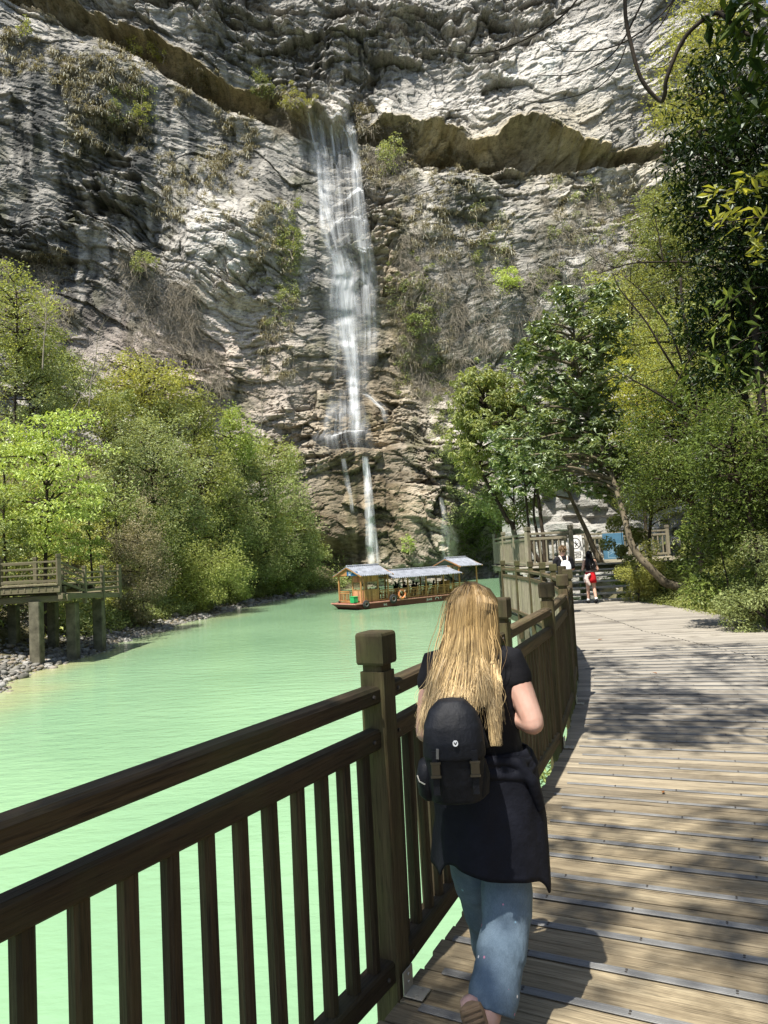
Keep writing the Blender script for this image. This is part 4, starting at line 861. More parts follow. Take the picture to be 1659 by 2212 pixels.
b.limb([(.45, 2.75, 1.0), (.50, 2.75, .93), (.53, 2.78, .82)], [.022, .024, .02])
remesh(b.build('jacket_sleeve', M['navy_cloth'], wm, base=WB, smooth=True), .008, 2)
# jeans
m, nt, out = new_mat('washed_blue_denim'); tc = N(nt, 'ShaderNodeTexCoord'); ob = tc.outputs['Object']
d1 = noise(nt, ob, 5, 5, .65); d2 = noise(nt, ob, 1, 3, .6, (400, 400, 90)); c = mixc(nt, ramp(nt, d1, [(.3, 0.), (.7, 1.)]), (.085, .125, .165), (.20, .27, .335)); c = mixc(nt, ramp(nt, d2, [(.35, .35), (.6, 0.)]), c, (.05, .08, .12))
vo = N(nt, 'ShaderNodeTexVoronoi'); vo.inputs['Scale'].default_value = 17; L_(nt, ob, vo.inputs['Vector']); dot = ramp(nt, vo.outputs['Distance'], [(.0, 1.), (.085, 1.), (.10, 0.)])
c = mixc(nt, dot, c, ramp(nt, vo.outputs['Color'], [(0, (.6, .25, .35)), (.4, (.75, .72, .7)), (.7, (.25, .42, .55)), (1, (.6, .5, .2))], 'CONSTANT'))
principled(nt, out, c, .85, bump(nt, noise(nt, ob, 1, 4, .6, (16, 16, 9)), .5, .02), .15); M['denim'] = m
b = MB(); b.loft([((.345, 2.87, .70), .15, .11), ((.345, 2.87, .80), .165, .125), ((.345, 2.87, .92), .16, .118)], 26)
def leg(pts, rr):
    P_ = catmull(pts, 6); k = len(P_); rad = np.interp(np.linspace(0, 1, k), np.linspace(0, 1, len(rr)), rr)
    b.tube(P_, [r_*(1+.035*math.sin(i*1.25)+.02*math.sin(i*2.7)) for i, r_ in enumerate(rad)], 22)
leg([(.405, 2.865, .84), (.402, 2.87, .66), (.385, 2.82, .42), (.335, 2.73, .29), (.285, 2.66, .165)], [.115, .108, .093, .090, .088])
leg([(.265, 2.885, .84), (.268, 2.95, .66), (.305, 3.05, .43), (.345, 3.13, .25), (.377, 3.21, .055)], [.115, .106, .092, .088, .09])
remesh(b.build('jeans', M['denim'], wm, base=WB, smooth=True), .0085, 2)
M['shoe'] = plain('pale_pink_shoe', (.50, .32, .28), .7, .2, nscale=9); M['sole'] = plain('tan_rubber_sole', (.24, .165, .10), .8, .2, nscale=10, namt=.3)
def shoe(heel, toe, upv, nm='shoe'):
    heel = np.asarray(heel, float); toe = np.asarray(toe, float); a = nrm(toe-heel); u = nrm(np.asarray(upv)-a*np.dot(upv, a)); x = np.cross(a, u); Ln = np.linalg.norm(toe-heel)
    b = MB(); b.loft([(heel+a*Ln*t+u*h*.5, w_, h*.55+.004, x, u) for t, w_, h in ((.0, .015, .05), (.03, .032, .075), (.15, .037, .085), (.35, .037, .08), (.6, .044, .06), (.8, .045, .045), (.93, .034, .035), (1, .012, .025))], 18)
    s_ = b.build(nm, M['shoe'], wm, base=WB, smooth=True)
    b = MB(); b.loft([(heel+a*Ln*t-u*.014, w_*1.08, .018, x, u) for t, w_ in ((-.01, .018), (.03, .036), (.15, .040), (.4, .038), (.65, .048), (.82, .048), (.95, .036), (1.01, .012))], 18)
    for t in np.arange(.06, .95, .085): b.beam(heel+a*Ln*t-u*.034-x*.034, heel+a*Ln*t-u*.034+x*.034, .010, .010, up=u)
    b.build('sole', M['sole'], s_, base=WB, smooth=False)
shoe((.205, 2.60, .235), (.265, 2.565, .028), (0, 1, -.1)); shoe((.36, 3.12, .03), (.44, 3.35, .03), (0, 0, 1))
# hair
paths = []; nS = 8500
for i in range(nS):
    t = rng.uniform(-1, 1); cl = math.floor((t+1)*16)/16-1+.03; t2 = t*.72+cl*.28; j = lambda s_: rng.normal(0, s_)
    if .42 < t < .80: tip = (1072+j(5)+(t-.6)*14, 1612-85*rng.random()**1.6); mid = (1058+(t-.6)*40+j(3), 1490)
    elif .16 < t <= .42: tip = (1015+95*t2+j(7), rng.uniform(1455, 1530)); mid = (1016+76*t2+j(3), 1440)
    elif t >= .80: tip = (1050+30*t+j(4), rng.uniform(1470, 1580)); mid = (1018+58*t+j(2), 1445)
    else: tip = (1008+98*t2+j(7), rng.uniform(1500, 1548)+34*max(-t2-.3, 0)+(22 if t < -.75 else 0)); mid = (1014+86*t2+j(4), 1468)
    k_ = .72 if t > 0 else .92; q = abs(t)**2.2; dz = abs(j(.012))
    pts = [dep(1016+14*t+j(2), 1259+5*q+abs(j(1.5)), 2.87-.03*rng.random()), dep(1020+37*t, 1268+16*q, 2.80+.05*q), dep(1021+51*t+j(1), 1300+6*q, 2.742+.085*q), dep(1020+62*t*k_+j(1.5), 1350, 2.728+.09*q), dep(1019+74*t*k_+j(2), 1405, 2.718+.085*q+j(.004)), dep(mid[0], mid[1], 2.712+.07*q-dz), dep((mid[0]+tip[0])/2+j(1.5), (mid[1]+tip[1])/2, 2.702+.06*q-dz*1.2), dep(tip[0], tip[1], 2.69+.05*q-dz*1.5)]
    paths.append(catmull(pts, 3))
for i in range(110):
    t = rng.uniform(-1.05, .75); j = lambda s_: rng.normal(0, s_)
    pts = [dep(1018+12*t, 1258, 2.86), dep(1020+44*t, 1266+14*abs(t)**2, 2.79), dep(1021+62*t+j(3), 1302, 2.74+.08*abs(t)), dep(1021+70*t+j(5), 1350, 2.725+.08*abs(t)), dep(1020+80*t+j(6), 1405, 2.71+.07*abs(t)), dep(1016+92*t+j(5), 1468, 2.70+.05*abs(t)), dep(1014+100*t+j(8), 1505, 2.69), dep(1012+104*t+j(12), rng.uniform(1515, 1590), 2.68)]
    paths.append(catmull(pts, 3))
strands('hair', paths, .0019, M['blonde'], wm, WB)
V = []
ts = np.linspace(-1, 1, 25)
for yy_, w_, d_, yo in ((1262, 6, 2.86, 0), (1270, 36, 2.81, 6), (1290, 50, 2.77, 6), (1330, 52, 2.745, 0), (1380, 56, 2.735, 0), (1430, 62, 2.73, 0), (1475, 66, 2.725, 0)):
    for t in ts:
        q = abs(t)**2.2; sk_ = 0 if yy_ < 1440 else (-20 if t < .2 else 0)
        V.append(dep(1020+w_*t-(6 if yy_ > 1450 else 0), yy_+yo*q+(-30 if (yy_ > 1450 and t > .15) else 0), d_+.09*q))
n = 25; o = MB().add(V, [(j*n+k, j*n+k+1, (j+1)*n+k+1, (j+1)*n+k) for j in range(6) for k in range(n-1)], [(.25, 0, 0)]*len(V)).build('hair_base', M['blonde'], wm, base=WB, smooth=True)
sd = o.modifiers.new('t', 'SOLIDIFY'); sd.thickness = .01
# ---------------------------------------------------------------- black backpack
pb = np.array([.205, 2.61, .92]); bk = thing('backpack', 'black flap backpack with silver buckles slung on the left shoulder of the blonde woman', 'backpack', pb, R(-4)); bk.scale = (.9, 1, 1)
b = MB(); b.loft([((0, 0, .0), .085, .05), ((0, 0, .012), .105, .07), ((0, -.005, .08), .115, .082), ((0, -.008, .16), .117, .086), ((0, -.004, .24), .108, .08), ((.0, .005, .30), .094, .066), ((0, .015, .345), .06, .04), ((0, .02, .352), .01, .01)], 28, power=2.7)
remesh(b.build('bag_body', M['nylon'], bk, smooth=True), .006, 4)
b = MB(); b.loft([((0, -.008, .162), .122, .094), ((0, -.010, .172), .124, .097), ((0, -.01, .22), .120, .093), ((0, -.002, .27), .114, .082), ((0, .008, .315), .094, .064), ((0, .016, .35), .055, .04), ((0, .02, .357), .008, .008)], 30, cap=True, power=2.6)
remesh(b.build('flap', M['nylon'], bk, smooth=True), .005, 2)
b = MB(); V = []
for k in range(21):
    t = k/20; x = -.105+.21*t; y = -.104+.03*(2*t-1)**2+.004; V.append((x, y+.004, .222-.012*math.sin(t*math.pi)))
b.tube(V, .003, 6); b.build('flap_seam', M['nylon'], bk)
for sx, ox in ((-1, .108), (1, .088)):
    b = MB(); b.loft([((sx*ox, .01, .01), .02, .04), ((sx*(ox+.008), .01, .03), .034, .055), ((sx*(ox+.012), .01, .09), .036, .06), ((sx*(ox+.006), .01, .135), .03, .055), ((sx*ox, .01, .145), .02, .04)], 18, power=2.5); b.build('side_pocket', M['nylon'], bk, smooth=True)
    b = MB(); b.beam((sx*.075, -.092, .05), (sx*.075, -.098, .20), .026, .004, up=(0, 1, 0), c=.001); s_ = b.build('buckle_strap', M['nylon'], bk)
    M['buckle'] = M.get('buckle') or plain('dark_bronze_buckle', (.07, .062, .045), .4, .5, metal=.6)
    b = MB(); b.beam((sx*.075, -.101, .118), (sx*.075, -.104, .158), .034, .008, up=(0, 1, 0), c=.002); b.beam((sx*.075, -.104, .112), (sx*.075, -.104, .119), .04, .01, up=(0, 1, 0)); b.beam((sx*.075, -.104, .158), (sx*.075, -.104, .164), .04, .01, up=(0, 1, 0)); b.build('buckle', M['buckle'], s_)
b = MB(); b.tube([(-.150, -.03, .10), (-.142, -.05, .085), (-.12, -.062, .078)], .0025, 6); b.build('zip', M['bracket'], bk)
MB().beam((-.066, -.103, .175), (-.064, -.107, .21), .011, .004, up=(0, 1, 0), c=.001).build('zip_pull', M['metal'], bk)
b = MB(); b.lathe((.005, -.112, .228), [(.0005, .0), (.0105, .0), (.0105, .002), (.0005, .0022)], 20, axis=(0, -1, .15)); lg = b.build('logo_disc', M['white_board'], bk)
b = MB()
for sx in (-1, 1): b.tube([(.005+sx*.0055, -.1146, .2335), (.005+sx*.0035, -.1146, .230), (.005+sx*.001, -.1146, .2262), (.005-sx*.0005, -.1146, .2225)], [.0014, .0019, .0016, .0006], 6)
b.build('logo_mark', M['black'], lg)
b = MB(); b.tube(catmull([(-.02, .05, .31), (-.035, .115, .36), (-.04, .145, .42), (-.035, .185, .478), (-.025, .25, .502), (-.015, .33, .47), (-.02, .37, .36)], 5), .014, 10); b.build('shoulder_strap', M['nylon'], bk, smooth=True)
MB().tube(catmull([(.03, .05, .335), (.06, .075, .33), (.10, .085, .27), (.13, .07, .16)], 5), .014, 10).build('shoulder_strap', M['nylon'], bk, smooth=True)
# ---------------------------------------------------------------- figures farther off
def walker(label, loc, yaw, H, skin, feet, arms, vox=.011):
    t = thing('person', label, 'person', loc, yaw); s = H/1.68; b = MB(); hc_ = np.array([0, .0, 1.565])*s; head(b, hc_, (0, 1, 0), s)
    b.limb([(0, 0, 1.47*s), (0, -.01, 1.40*s), (0, -.01, 1.34*s)], [.05*s, .052*s, .06*s])
    b.loft([((0, 0, .84*s), .14*s, .10*s), ((0, 0, .95*s), .15*s, .105*s), ((0, 0, 1.08*s), .122*s, .09*s), ((0, 0, 1.25*s), .15*s, .10*s), ((0, 0, 1.36*s), .145*s, .08*s), ((0, 0, 1.42*s), .06*s, .055*s)], 20)
    for sx, (el, wr, fd) in zip((-1, 1), arms):
        S_ = np.array([sx*.165, 0, 1.365])*s; E_ = np.array(el)*s; W_ = np.array(wr)*s
        b.limb([(sx*.09*s, 0, 1.37*s), S_, (S_+E_)/2, E_], [.055*s, .05*s, .045*s, .04*s]); b.limb([E_, E_+(W_-E_)*.35, W_], [.04*s, .04*s, .026*s]); hand(b, W_, fd, (-sx, 0, 0), sx, s)
    for sx, (kn, an) in zip((-1, 1), feet):
        K = np.array(kn)*s; A = np.array(an)*s; b.limb([(sx*.085*s, 0, .88*s), ((sx*.085*s+K[0])/2, K[1]/2, (.88*s+K[2])/2), K], [.09*s, .078*s, .055*s]); b.limb([K, K+(A-K)*.35, A], [.052*s, .054*s, .035*s])
    remesh(b.build('body', skin, t, smooth=True), vox, 3); eyes(t, hc_, (0, 1, 0), None, s); return t, s, hc_
rd, s, h_ = walker('woman in a red skirt with long dark hair walking up to the stairs', (6.27, 22.3, 0), R(-4), 1.62, M['skin2'], (((-.09, .05, .47), (-.10, .08, .09)), ((.09, -.02, .47), (.10, -.16, .13))), (((-.235, -.02, 1.10), (-.15, .2, 1.15), (.5, .6, .4)), ((.24, -.03, 1.08), (.21, .2, 1.02), (0, .9, .3))))
M['mauve'] = cloth('mauve_top', (.36, .28, .28)); M['red'] = cloth('red_cloth', (.52, .012, .018)); M['pale_shirt'] = cloth('pale_checked_shirt', (.56, .47, .42), .5, .9, 22)
b = MB(); b.loft([((0, 0, .97*s), .152*s, .112*s), ((0, 0, 1.08*s), .133*s, .10*s), ((0, 0, 1.22*s), .155*s, .112*s), ((0, 0, 1.31*s), .155*s, .10*s)], 22)
for sx in (-1, 1): b.tube([(sx*.085, -.075, 1.28*s), (sx*.09, -.02, 1.41*s), (sx*.085, .06, 1.30*s)], .014, 6)
b.build('tank_top', M['mauve'], rd, smooth=True)
b = MB(); b.loft([((0, 0, 1.0*s), .15*s, .112*s), ((0, 0, .9*s), .172*s, .135*s), ((0, 0, .78*s), .183*s, .145*s), ((0, 0, .66*s), .19*s, .15*s)], 22); b.build('skirt', M['red'], rd, smooth=True)
b = MB(); b.tube([(-.02, -.145, .95*s), (-.10, -.15, .90*s), (-.15, -.14, .80*s), (-.12, -.16, .68*s), (-.06, -.165, .58*s)], [.03, .05, .065, .06, .04], 10); b.tube([(-.16, -.08, .95*s), (-.19, -.06, .80*s), (-.18, -.08, .68*s)], [.03, .05, .03], 10); remesh(b.build('tied_shirt', M['pale_shirt'], rd, smooth=True), .013, 2)
pth = []
for i in range(1100):
    a = rng.uniform(-1, 1)*2.0; q = a/2.0; ln = rng.uniform(1.04, 1.14)*s if rng.random() < .7 else rng.uniform(1.1, 1.3)*s
    r0 = .092*s; wv = rng.uniform(0, 6); ax, ay = math.sin(a), -math.cos(a)
    pth.append(catmull([h_+np.array([ax*.02, ay*.02, .122*s]), h_+np.array([ax*.07, ay*.085, .085*s]), h_+np.array([ax*.088, ay*.11, .0]), h_+np.array([ax*.10, ay*.118-.005, -.12*s]), np.array([ax*.135+.012*math.sin(wv), -.118+.03*abs(q)+.012*rng.normal(), 1.30*s]), np.array([ax*.15+.018*math.sin(wv+2), -.125+.03*abs(q)+.016*rng.normal(), 1.20*s]), np.array([ax*.135+.02*math.sin(wv+4)+.015, -.125+.02*rng.normal(), ln])], 2))
strands('hair', pth, .011, M['black_hair'], rd, None)
b = MB(); b.ball(h_+(0, -.015, .02), (.088*s, .10*s, .108*s), 16, 10); b.loft([((0, -.06, 1.48*s), .09, .05), ((0, -.085, 1.36*s), .115, .035), ((.01, -.105, 1.2*s), .13, .025), ((.01, -.115, 1.1*s), .09, .012)], 18); b.build('hair_base', M['black_hair'], rd, smooth=True)
for (x, y, z, p) in ((-.097, .10, .045, 0), (.097, -.15, .085, -.5)):
    b = MB(); f = np.array([0, math.cos(p), math.sin(p)]); u = np.array([0, -math.sin(p), math.cos(p)])
    b.loft([(np.array([x, y, z])+f*t, w_, h__, np.array([1., 0, 0]), u) for t, w_, h__ in ((-.09, .015, .03), (-.075, .036, .048), (0, .04, .05), (.09, .045, .035), (.145, .03, .025), (.16, .01, .012))], 14); so_ = b.build('shoe', M['nylon'], rd, smooth=True)
    MB().lathe((x, y-.02, z+.035), [(.045, 0), (.046, .05), (.043, .07)], 12).build('sock', M['white_board'], so_, smooth=True)
mn, s, h_ = walker('man in a black t-shirt with short brown hair behind the railing', (4.80, 19.6, 0), R(4), 1.80, M['skin'], (((-.09, .1, .47), (-.10, .16, .08)), ((.09, -.02, .47), (.10, -.10, .10))), (((-.25, .02, 1.10), (-.12, .22, 1.12), (.5, .6, .2)), ((.25, .02, 1.10), (.12, .22, 1.12), (-.5, .6, .2))))
b = MB(); b.loft([((0, 0, .88*s), .175*s, .13*s), ((0, 0, 1.05*s), .17*s, .12*s), ((0, 0, 1.25*s), .185*s, .125*s), ((0, 0, 1.36*s), .18*s, .10*s), ((0, 0, 1.415*s), .10*s, .075*s), ((0, 0, 1.44*s), .065*s, .06*s)], 22)
for sx in (-1, 1): b.limb([(sx*.13*s, 0, 1.36*s), (sx*.19*s, 0, 1.34*s), (sx*.235*s, .005, 1.16*s)], [.075*s, .07*s, .066*s])
remesh(b.build('t_shirt', M['black_cloth'], mn, smooth=True), .013, 3)
b = MB(); b.loft([((0, 0, .72*s), .16*s, .12*s), ((0, 0, .95*s), .165*s, .122*s)], 20)
for sx in (-1, 1): b.limb([(sx*.088*s, 0, .85*s), (sx*.09*s, .05 if sx < 0 else -.01, .48*s)], [.095*s, .085*s])
remesh(b.build('shorts', cloth('dark_shorts', (.03, .03, .032)), mn, smooth=True), .013, 3)
for (x, y) in ((-.105, .2), (.105, -.06)): MB().loft([(np.array([x*s, y+t, .045]), w_, h__, np.array([1., 0, 0]), np.array([0, 0, 1.])) for t, w_, h__ in ((-.11, .015, .03), (-.09, .04, .05), (0, .045, .05), (.1, .05, .035), (.16, .03, .025), (.18, .01, .012))], 14).build('shoe', M['nylon'], mn, smooth=True)
M['brown_hair'] = hairmat('light_brown_hair', (.10, .06, .03), (.20, .13, .07), (.30, .21, .12))
b = MB(); b.ball(h_+(0, -.012, .035), (.084*s, .104*s, .092*s), 18, 12); b.build('hair_base', M['brown_hair'], mn, smooth=True)
pth = []
for i in range(420):
    a = rng.uniform(0, 6.28); e = rng.uniform(.0, 1.5); d_ = np.array([math.cos(a)*math.cos(e), math.sin(a)*math.cos(e)-.1, math.sin(e)-.05]); p0 = h_+d_*np.array([.082, .1, .1])*s+np.array([0, -.012, .02]); tw = rng.normal(0, .02, 3)
    pth.append([p0, p0+d_*.012+tw*.4, p0+d_*.02+tw])
strands('hair', pth, .012, M['brown_hair'], mn, None)
M['white_bag'] = cloth('white_bag_cloth', (.66, .70, .76), .15, .6)
wb_ = thing('backpack', 'white backpack with pale straps on the back of the man in black', 'backpack', (4.80, 19.6, 0), R(4))
b = MB(); b.loft([((0, -.20, .90*s), .10, .05), ((0, -.21, .93*s), .13, .075), ((0, -.22, 1.08*s), .14, .085), ((0, -.21, 1.22*s), .135, .08), ((0, -.19, 1.30*s), .10, .06), ((0, -.18, 1.325*s), .03, .03)], 20, power=2.6); b.build('bag_body', M['white_bag'], wb_, smooth=True)
b = MB(); b.loft([((0, -.27, .92*s), .09, .02), ((0, -.285, .96*s), .10, .035), ((0, -.29, 1.04*s), .10, .035), ((0, -.28, 1.09*s), .09, .02)], 16, power=2.6); b.build('front_pocket', M['white_bag'], wb_, smooth=True)
MB().loft([((0, -.20, .86*s), .07, .035), ((0, -.205, .91*s), .10, .06)], 16).build('base_panel', M['nylon'], wb_, smooth=True)
for sx in (-1, 1): MB().tube(catmull([(sx*.06, -.15, 1.28*s), (sx*.085, -.12, 1.37*s), (sx*.10, -.03, 1.435*s), (sx*.11, .09, 1.38*s), (sx*.12, .14, 1.22*s)], 4), .024, 8).build('shoulder_strap', cloth('cream_strap', (.62, .52, .44)), wb_, smooth=True)
# passengers seated in the boat
M['silhouette'] = cloth('dark_silhouette', (.012, .012, .014))  # one dark tone over clothes, face and hands; roof shade put in
pz = thing('person', 'dark silhouetted passenger sitting under the long middle roof of the boat', 'person', onboat(3.9, BW-.55, DK+.45), BR+math.pi, 'passengers sitting in the boat')
b = MB(); b.loft([((0, 0, 0), .17, .13), ((0, 0, .2), .155, .11), ((0, 0, .42), .18, .11), ((0, 0, .53), .13, .08), ((0, 0, .56), .06, .06)], 16); head(b, (0, .02, .72), (0, 1, 0)); b.limb([(0, 0, .5), (0, .01, .66)], [.055, .05])
for sx in (-1, 1):
    b.limb([(sx*.17, 0, .5), (sx*.23, .02, .25), (sx*.1, .2, .16)], [.055, .045, .03]); b.limb([(sx*.1, .02, .05), (sx*.11, .42, .06), (sx*.11, .44, -.36)], [.085, .06, .04]); hand(b, (sx*.1, .2, .16), (-.3*sx, .9, -.1), (0, 0, -1), sx)
remesh(b.build('body', M['silhouette'], pz, smooth=True), .02, 2); MB().ball((0, .0, .745), (.09, .105, .10), 12, 8).build('hair', M['black_hair'], pz, smooth=True)
for i, (x, y, r_) in enumerate(((4.4, .55, 0), (5.5, .6, .3), (5.9, BW-.5, math.pi), (6.4, .55, .1), (7.5, .6, -.2), (7.8, BW-.55, math.pi), (8.3, .55, .2), (6.9, BW-.5, 3.0), (9.3, .6, 0))):
    c = copy_tree(pz); c.location = onboat(x, y, DK+.45); c.rotation_euler = (0, 0, BR+r_)
# ================================================================ VEGETATION
def unit(n): v = rng.normal(size=(n, 3)); return v/np.linalg.norm(v, axis=1, keepdims=True)
def leafset(C, size, asp=.5, up=.6, droop=.25, out=None, fold=.12, lance=False):
    """leaf faces round centres C: returns vertices and quads"""
    n = len(C); ax = unit(n); ax[:, 2] = ax[:, 2]*.5-droop
    if out is not None: ax = ax+out*.8
    ax /= np.linalg.norm(ax, axis=1, keepdims=True)+1e-9
    nr = unit(n)*.75; nr[:, 2] += up; sd = np.cross(ax, nr); sd /= np.linalg.norm(sd, axis=1, keepdims=True)+1e-9; nr = np.cross(sd, ax)
    Ln = (size*rng.uniform(.6, 1.35, n))[:, None]; W = Ln*asp
    a = C-ax*Ln*.5; t = C+ax*Ln*.5-nr*Ln*.12
    if lance:
        m1 = C-ax*Ln*.12; V = np.stack([a, m1+sd*W/2+nr*Ln*fold, t, m1-sd*W/2+nr*Ln*fold, m1], 1); i = np.arange(n)[:, None]*5
        F = np.concatenate([i+np.array([0, 4, 2, 1]), i+np.array([0, 3, 2, 4])])
    else:
        V = np.stack([a, C+sd*W/2+nr*Ln*fold, t, C-sd*W/2+nr*Ln*fold], 1); F = np.arange(n)[:, None]*4+np.arange(4)
    return V.reshape(-1, 3), F
def crown_clumps(c, r, n, cr, flat=1.0, shell=.5, seed=None):
    d = unit(n); q = rng.uniform(shell**3, 1, n)**(1/3); lump = 1+.28*np.array([vn(a*2.2+c[0], b*2.2+e*3+c[1], 5) for a, b, e in d])
    P = np.asarray(c)+d*np.asarray(r)*(q*lump)[:, None]; R1 = cr*rng.uniform(.6, 1.3, n)
    return [(p, np.array([k, k, k*flat])) for p, k in zip(P, R1)]
def crown(clumps, per, size, asp, up=.6, droop=.25, lance=False, whorl=0):
    Cs = []; O = []
    for p, r in clumps:
        k = max(4, int(per*rng.uniform(.7, 1.3)))
        if whorl:
            tips = p+unit(max(2, k//whorl))*r*rng.uniform(.3, 1, (max(2, k//whorl), 1)); tips = np.repeat(tips, whorl, 0); d = unit(len(tips)); d[:, 2] = d[:, 2]*.5-.1; Cs.append(tips+d*size*.5); O.append(d*2)
        else:
            d = unit(k); Cs.append(p+d*r*(rng.uniform(.15, 1, (k, 1))**.5)); O.append(d*.5)
    C = np.concatenate(Cs); return leafset(C, size, asp, up, droop, np.concatenate(O), lance=lance)
def limbs(mb, trunk, clumps, frac, r0, n=5, lo=.35):
    T = catmull(trunk, 6); k = len(T)
    for p, r in clumps:
        if rng.random() > frac: continue
        cand = T[int(k*lo):]; a = cand[min(len(cand)-1, int(np.argmin([np.linalg.norm(q-p)+.8*max(q[2]-p[2]+.3, 0) for q in cand])))]
        L = np.linalg.norm(p-a)
        if L < .2: continue
        mid = (a+p)/2+unit(1)[0]*L*.10+np.array([0, 0, L*.10]); rr = min(r0, .02+.022*L)
        mb.tube(catmull([a, mid, p], 3), np.linspace(rr, rr*.22, 7), n, cap=False)
def tree(label, trunk, tr, clumps, per, size, asp, lmat, bmat='bark', name='broadleaf_tree', cat='tree', group=None, frac=.6, up=.6, droop=.25, lance=False, whorl=0, lo=.35, lr=.09):
    base = np.asarray(trunk[0], float); t = thing(name, label, cat, base, group=group)
    b = MB(); T = catmull(trunk, 5); b.tube(T, [tr*(1-.75*i/(len(T)-1))+(.35*tr if i == 0 else 0) for i in range(len(T))], 9); limbs(b, trunk, clumps, frac, lr*tr/.12 if tr > .12 else lr, lo=lo)
    b.build('trunk', M[bmat], t, base=base, smooth=True)
    V, F = crown(clumps, per, size, asp, up, droop, lance, whorl); mesh_np('crown', V, F, M[lmat], t, False, base=base); return t
def gZ(X, y): return float(leftZ(np.array(X), np.array(y))) if X < -2 else float(rightZ(np.array(X), np.array(y)))
def pxtree(label, x, y, w, h, Y, lmat, size=.24, asp=.5, dens=3.4, flat=.8, ncl=None, name='broadleaf_tree', bmat='bark', group=None, shell=.45, droop=.25, up=.6, whorl=0, frac=.5, cat='tree', lance=False, ground=None, tr=None, tmin=2.8):
    while ground is None and x < 760 and dep(x, y, Y)[0] > float(shoreX(np.array(Y)))-tmin and Y < 101: Y += .5
    c = dep(x, y, Y); rx = w/2*Y/1550*1.0; rz = h/2*Y/1550*1.0; ry = min(rx, 3.2)
    g = gZ(c[0], Y) if ground is None else ground
    if name == 'shrub' and ground is None and c[2]-rz > g: rz = min(c[2]-g, rz*2.2)
    n = ncl or int(np.clip(rx*rz*6.5, 16, 110)); cl = crown_clumps(c, (rx, ry, rz), n, min(rx, rz)*.36+.12, flat, shell)
    per = dens*math.pi*rx*rz/(size*size*asp*.55)/n; g = min(g, c[2]-rz*.3)
    tk = [np.array([c[0]+rng.uniform(-.3, .3), Y+rng.uniform(-.2, .4), g-.3]), np.array([c[0]+rng.uniform(-.35, .35), Y, (g*.6+c[2]*.4)]), c+np.array([rng.uniform(-.2, .2), 0, rz*.1]), c+np.array([0, 0, rz*.75])]
    return tree(label, tk, tr or np.clip(.04+.025*rz, .04, .16), cl, per, size, asp, lmat, bmat, name, cat, group, frac, up, droop, lance, whorl)
# ---- far bank
pxtree('bright spring green feathery tree standing over the far bank platform', 95, 1045, 265, 320, 39, 'l_bright', .22, .45, 2.6, flat=.28, ncl=95, shell=.3, droop=.5)
pxtree('small bright green tree just right of the feathery tree', 195, 1125, 110, 150, 38, 'l_bright', .2, .45, 2.4, flat=.3, droop=.5)
pxtree('rounded yellow green tree topping the thicket on the far bank', 308, 835, 190, 150, 66, 'l_yellow', .26, .5, 3.0)
pxtree('cone topped fresh green tree beside the foot of the pink cliff face', 497, 955, 115, 165, 66, 'l_bright', .26, .5, 2.8)
pxtree('grey green leafy tree in the middle of the far bank thicket', 330, 1010, 200, 210, 57, 'l_grey', .22, .42, 2.6)
pxtree('olive tree between the grey tree and the cone topped tree', 425, 1040, 160, 190, 61, 'l_olive', .24, .5, 2.8)
pxtree('wide mid green tree at the right end of the far bank thicket', 565, 1065, 180, 190, 71, 'l_mid', .26, .5, 2.8)
pxtree('mid green tree nearest the waterfall on the far bank', 628, 1135, 115, 150, 76, 'l_grey', .26, .5, 2.8)
pxtree('dark green tree above the shore in the middle of the far bank', 475, 1150, 200, 160, 55, 'l_mid', .22, .5, 2.8)
pxtree('dull green bushy tree right of the platform', 325, 1150, 170, 150, 46, 'l_mid', .2, .5, 2.7)
pxtree('olive tree behind the feathery tree', 228, 945, 170, 180, 58, 'l_olive', .24, .5, 2.7)
pxtree('tall olive tree at the upper left edge below the dark cliff', 35, 700, 190, 240, 56, 'l_olive', .22, .5, 2.5)
pxtree('mid green tree low on the left edge under the tall olive tree', 60, 850, 220, 150, 58, 'l_grey', .22, .5, 2.6)
pxtree('mid green tree behind and above the feathery tree', 160, 850, 150, 130, 64, 'l_mid', .24, .5, 2.6)
pxtree('olive tree right of the rounded yellow green tree', 415, 905, 120, 120, 70, 'l_olive', .26, .5, 2.6)
pxtree('dark tree on the left edge behind the platform railing', 15, 1120, 110, 180, 37, 'l_mid', .18, .5, 2.5)
pxtree('dark bushy tree on the left edge between the olive and feathery trees', 5, 960, 110, 160, 50, 'l_grey', .2, .5, 2.5)
pxtree('yellow tipped sapling above the shore near the boat', 600, 1135, 75, 60, 65, 'l_gold', .22, .5, 2.0, name='sapling')
pxtree('yellow tipped sapling in the middle of the far bank', 500, 1128, 60, 60, 52, 'l_gold', .18, .5, 1.8, name='sapling')
def shrub(label, x, y, w, h, Y, lm, size=.16, group=None, dens=3.2, asp=.45, **k):
    return pxtree(label, x, y, w, h, Y, lm, size, asp, dens, name='shrub', cat='shrub', bmat='bark_dark', group=group, shell=.15, frac=.3, tr=.02, tmin=1.3, **k)
shrub('olive shrub on the stony shore right of the platform', 425, 1225, 180, 110, 49, 'l_olive'); shrub('brown green shrub beside the end of the far bank platform', 300, 1240, 130, 120, 41, 'l_dry', asp=.3)
shrub('pale twiggy shrub rising behind the end of the platform', 300, 1165, 110, 110, 43, 'l_dry', asp=.25, dens=1.2); shrub('low green shrub along the shore left of the boat', 650, 1215, 100, 90, 76, 'l_mid', .24)
shrub('dark green shrub above the middle of the shore', 560, 1215, 150, 110, 62, 'l_mid', .2); shrub('fern like shrub on the shore below the dark tree', 500, 1250, 110, 70, 55, 'l_bright', .2, asp=.25)
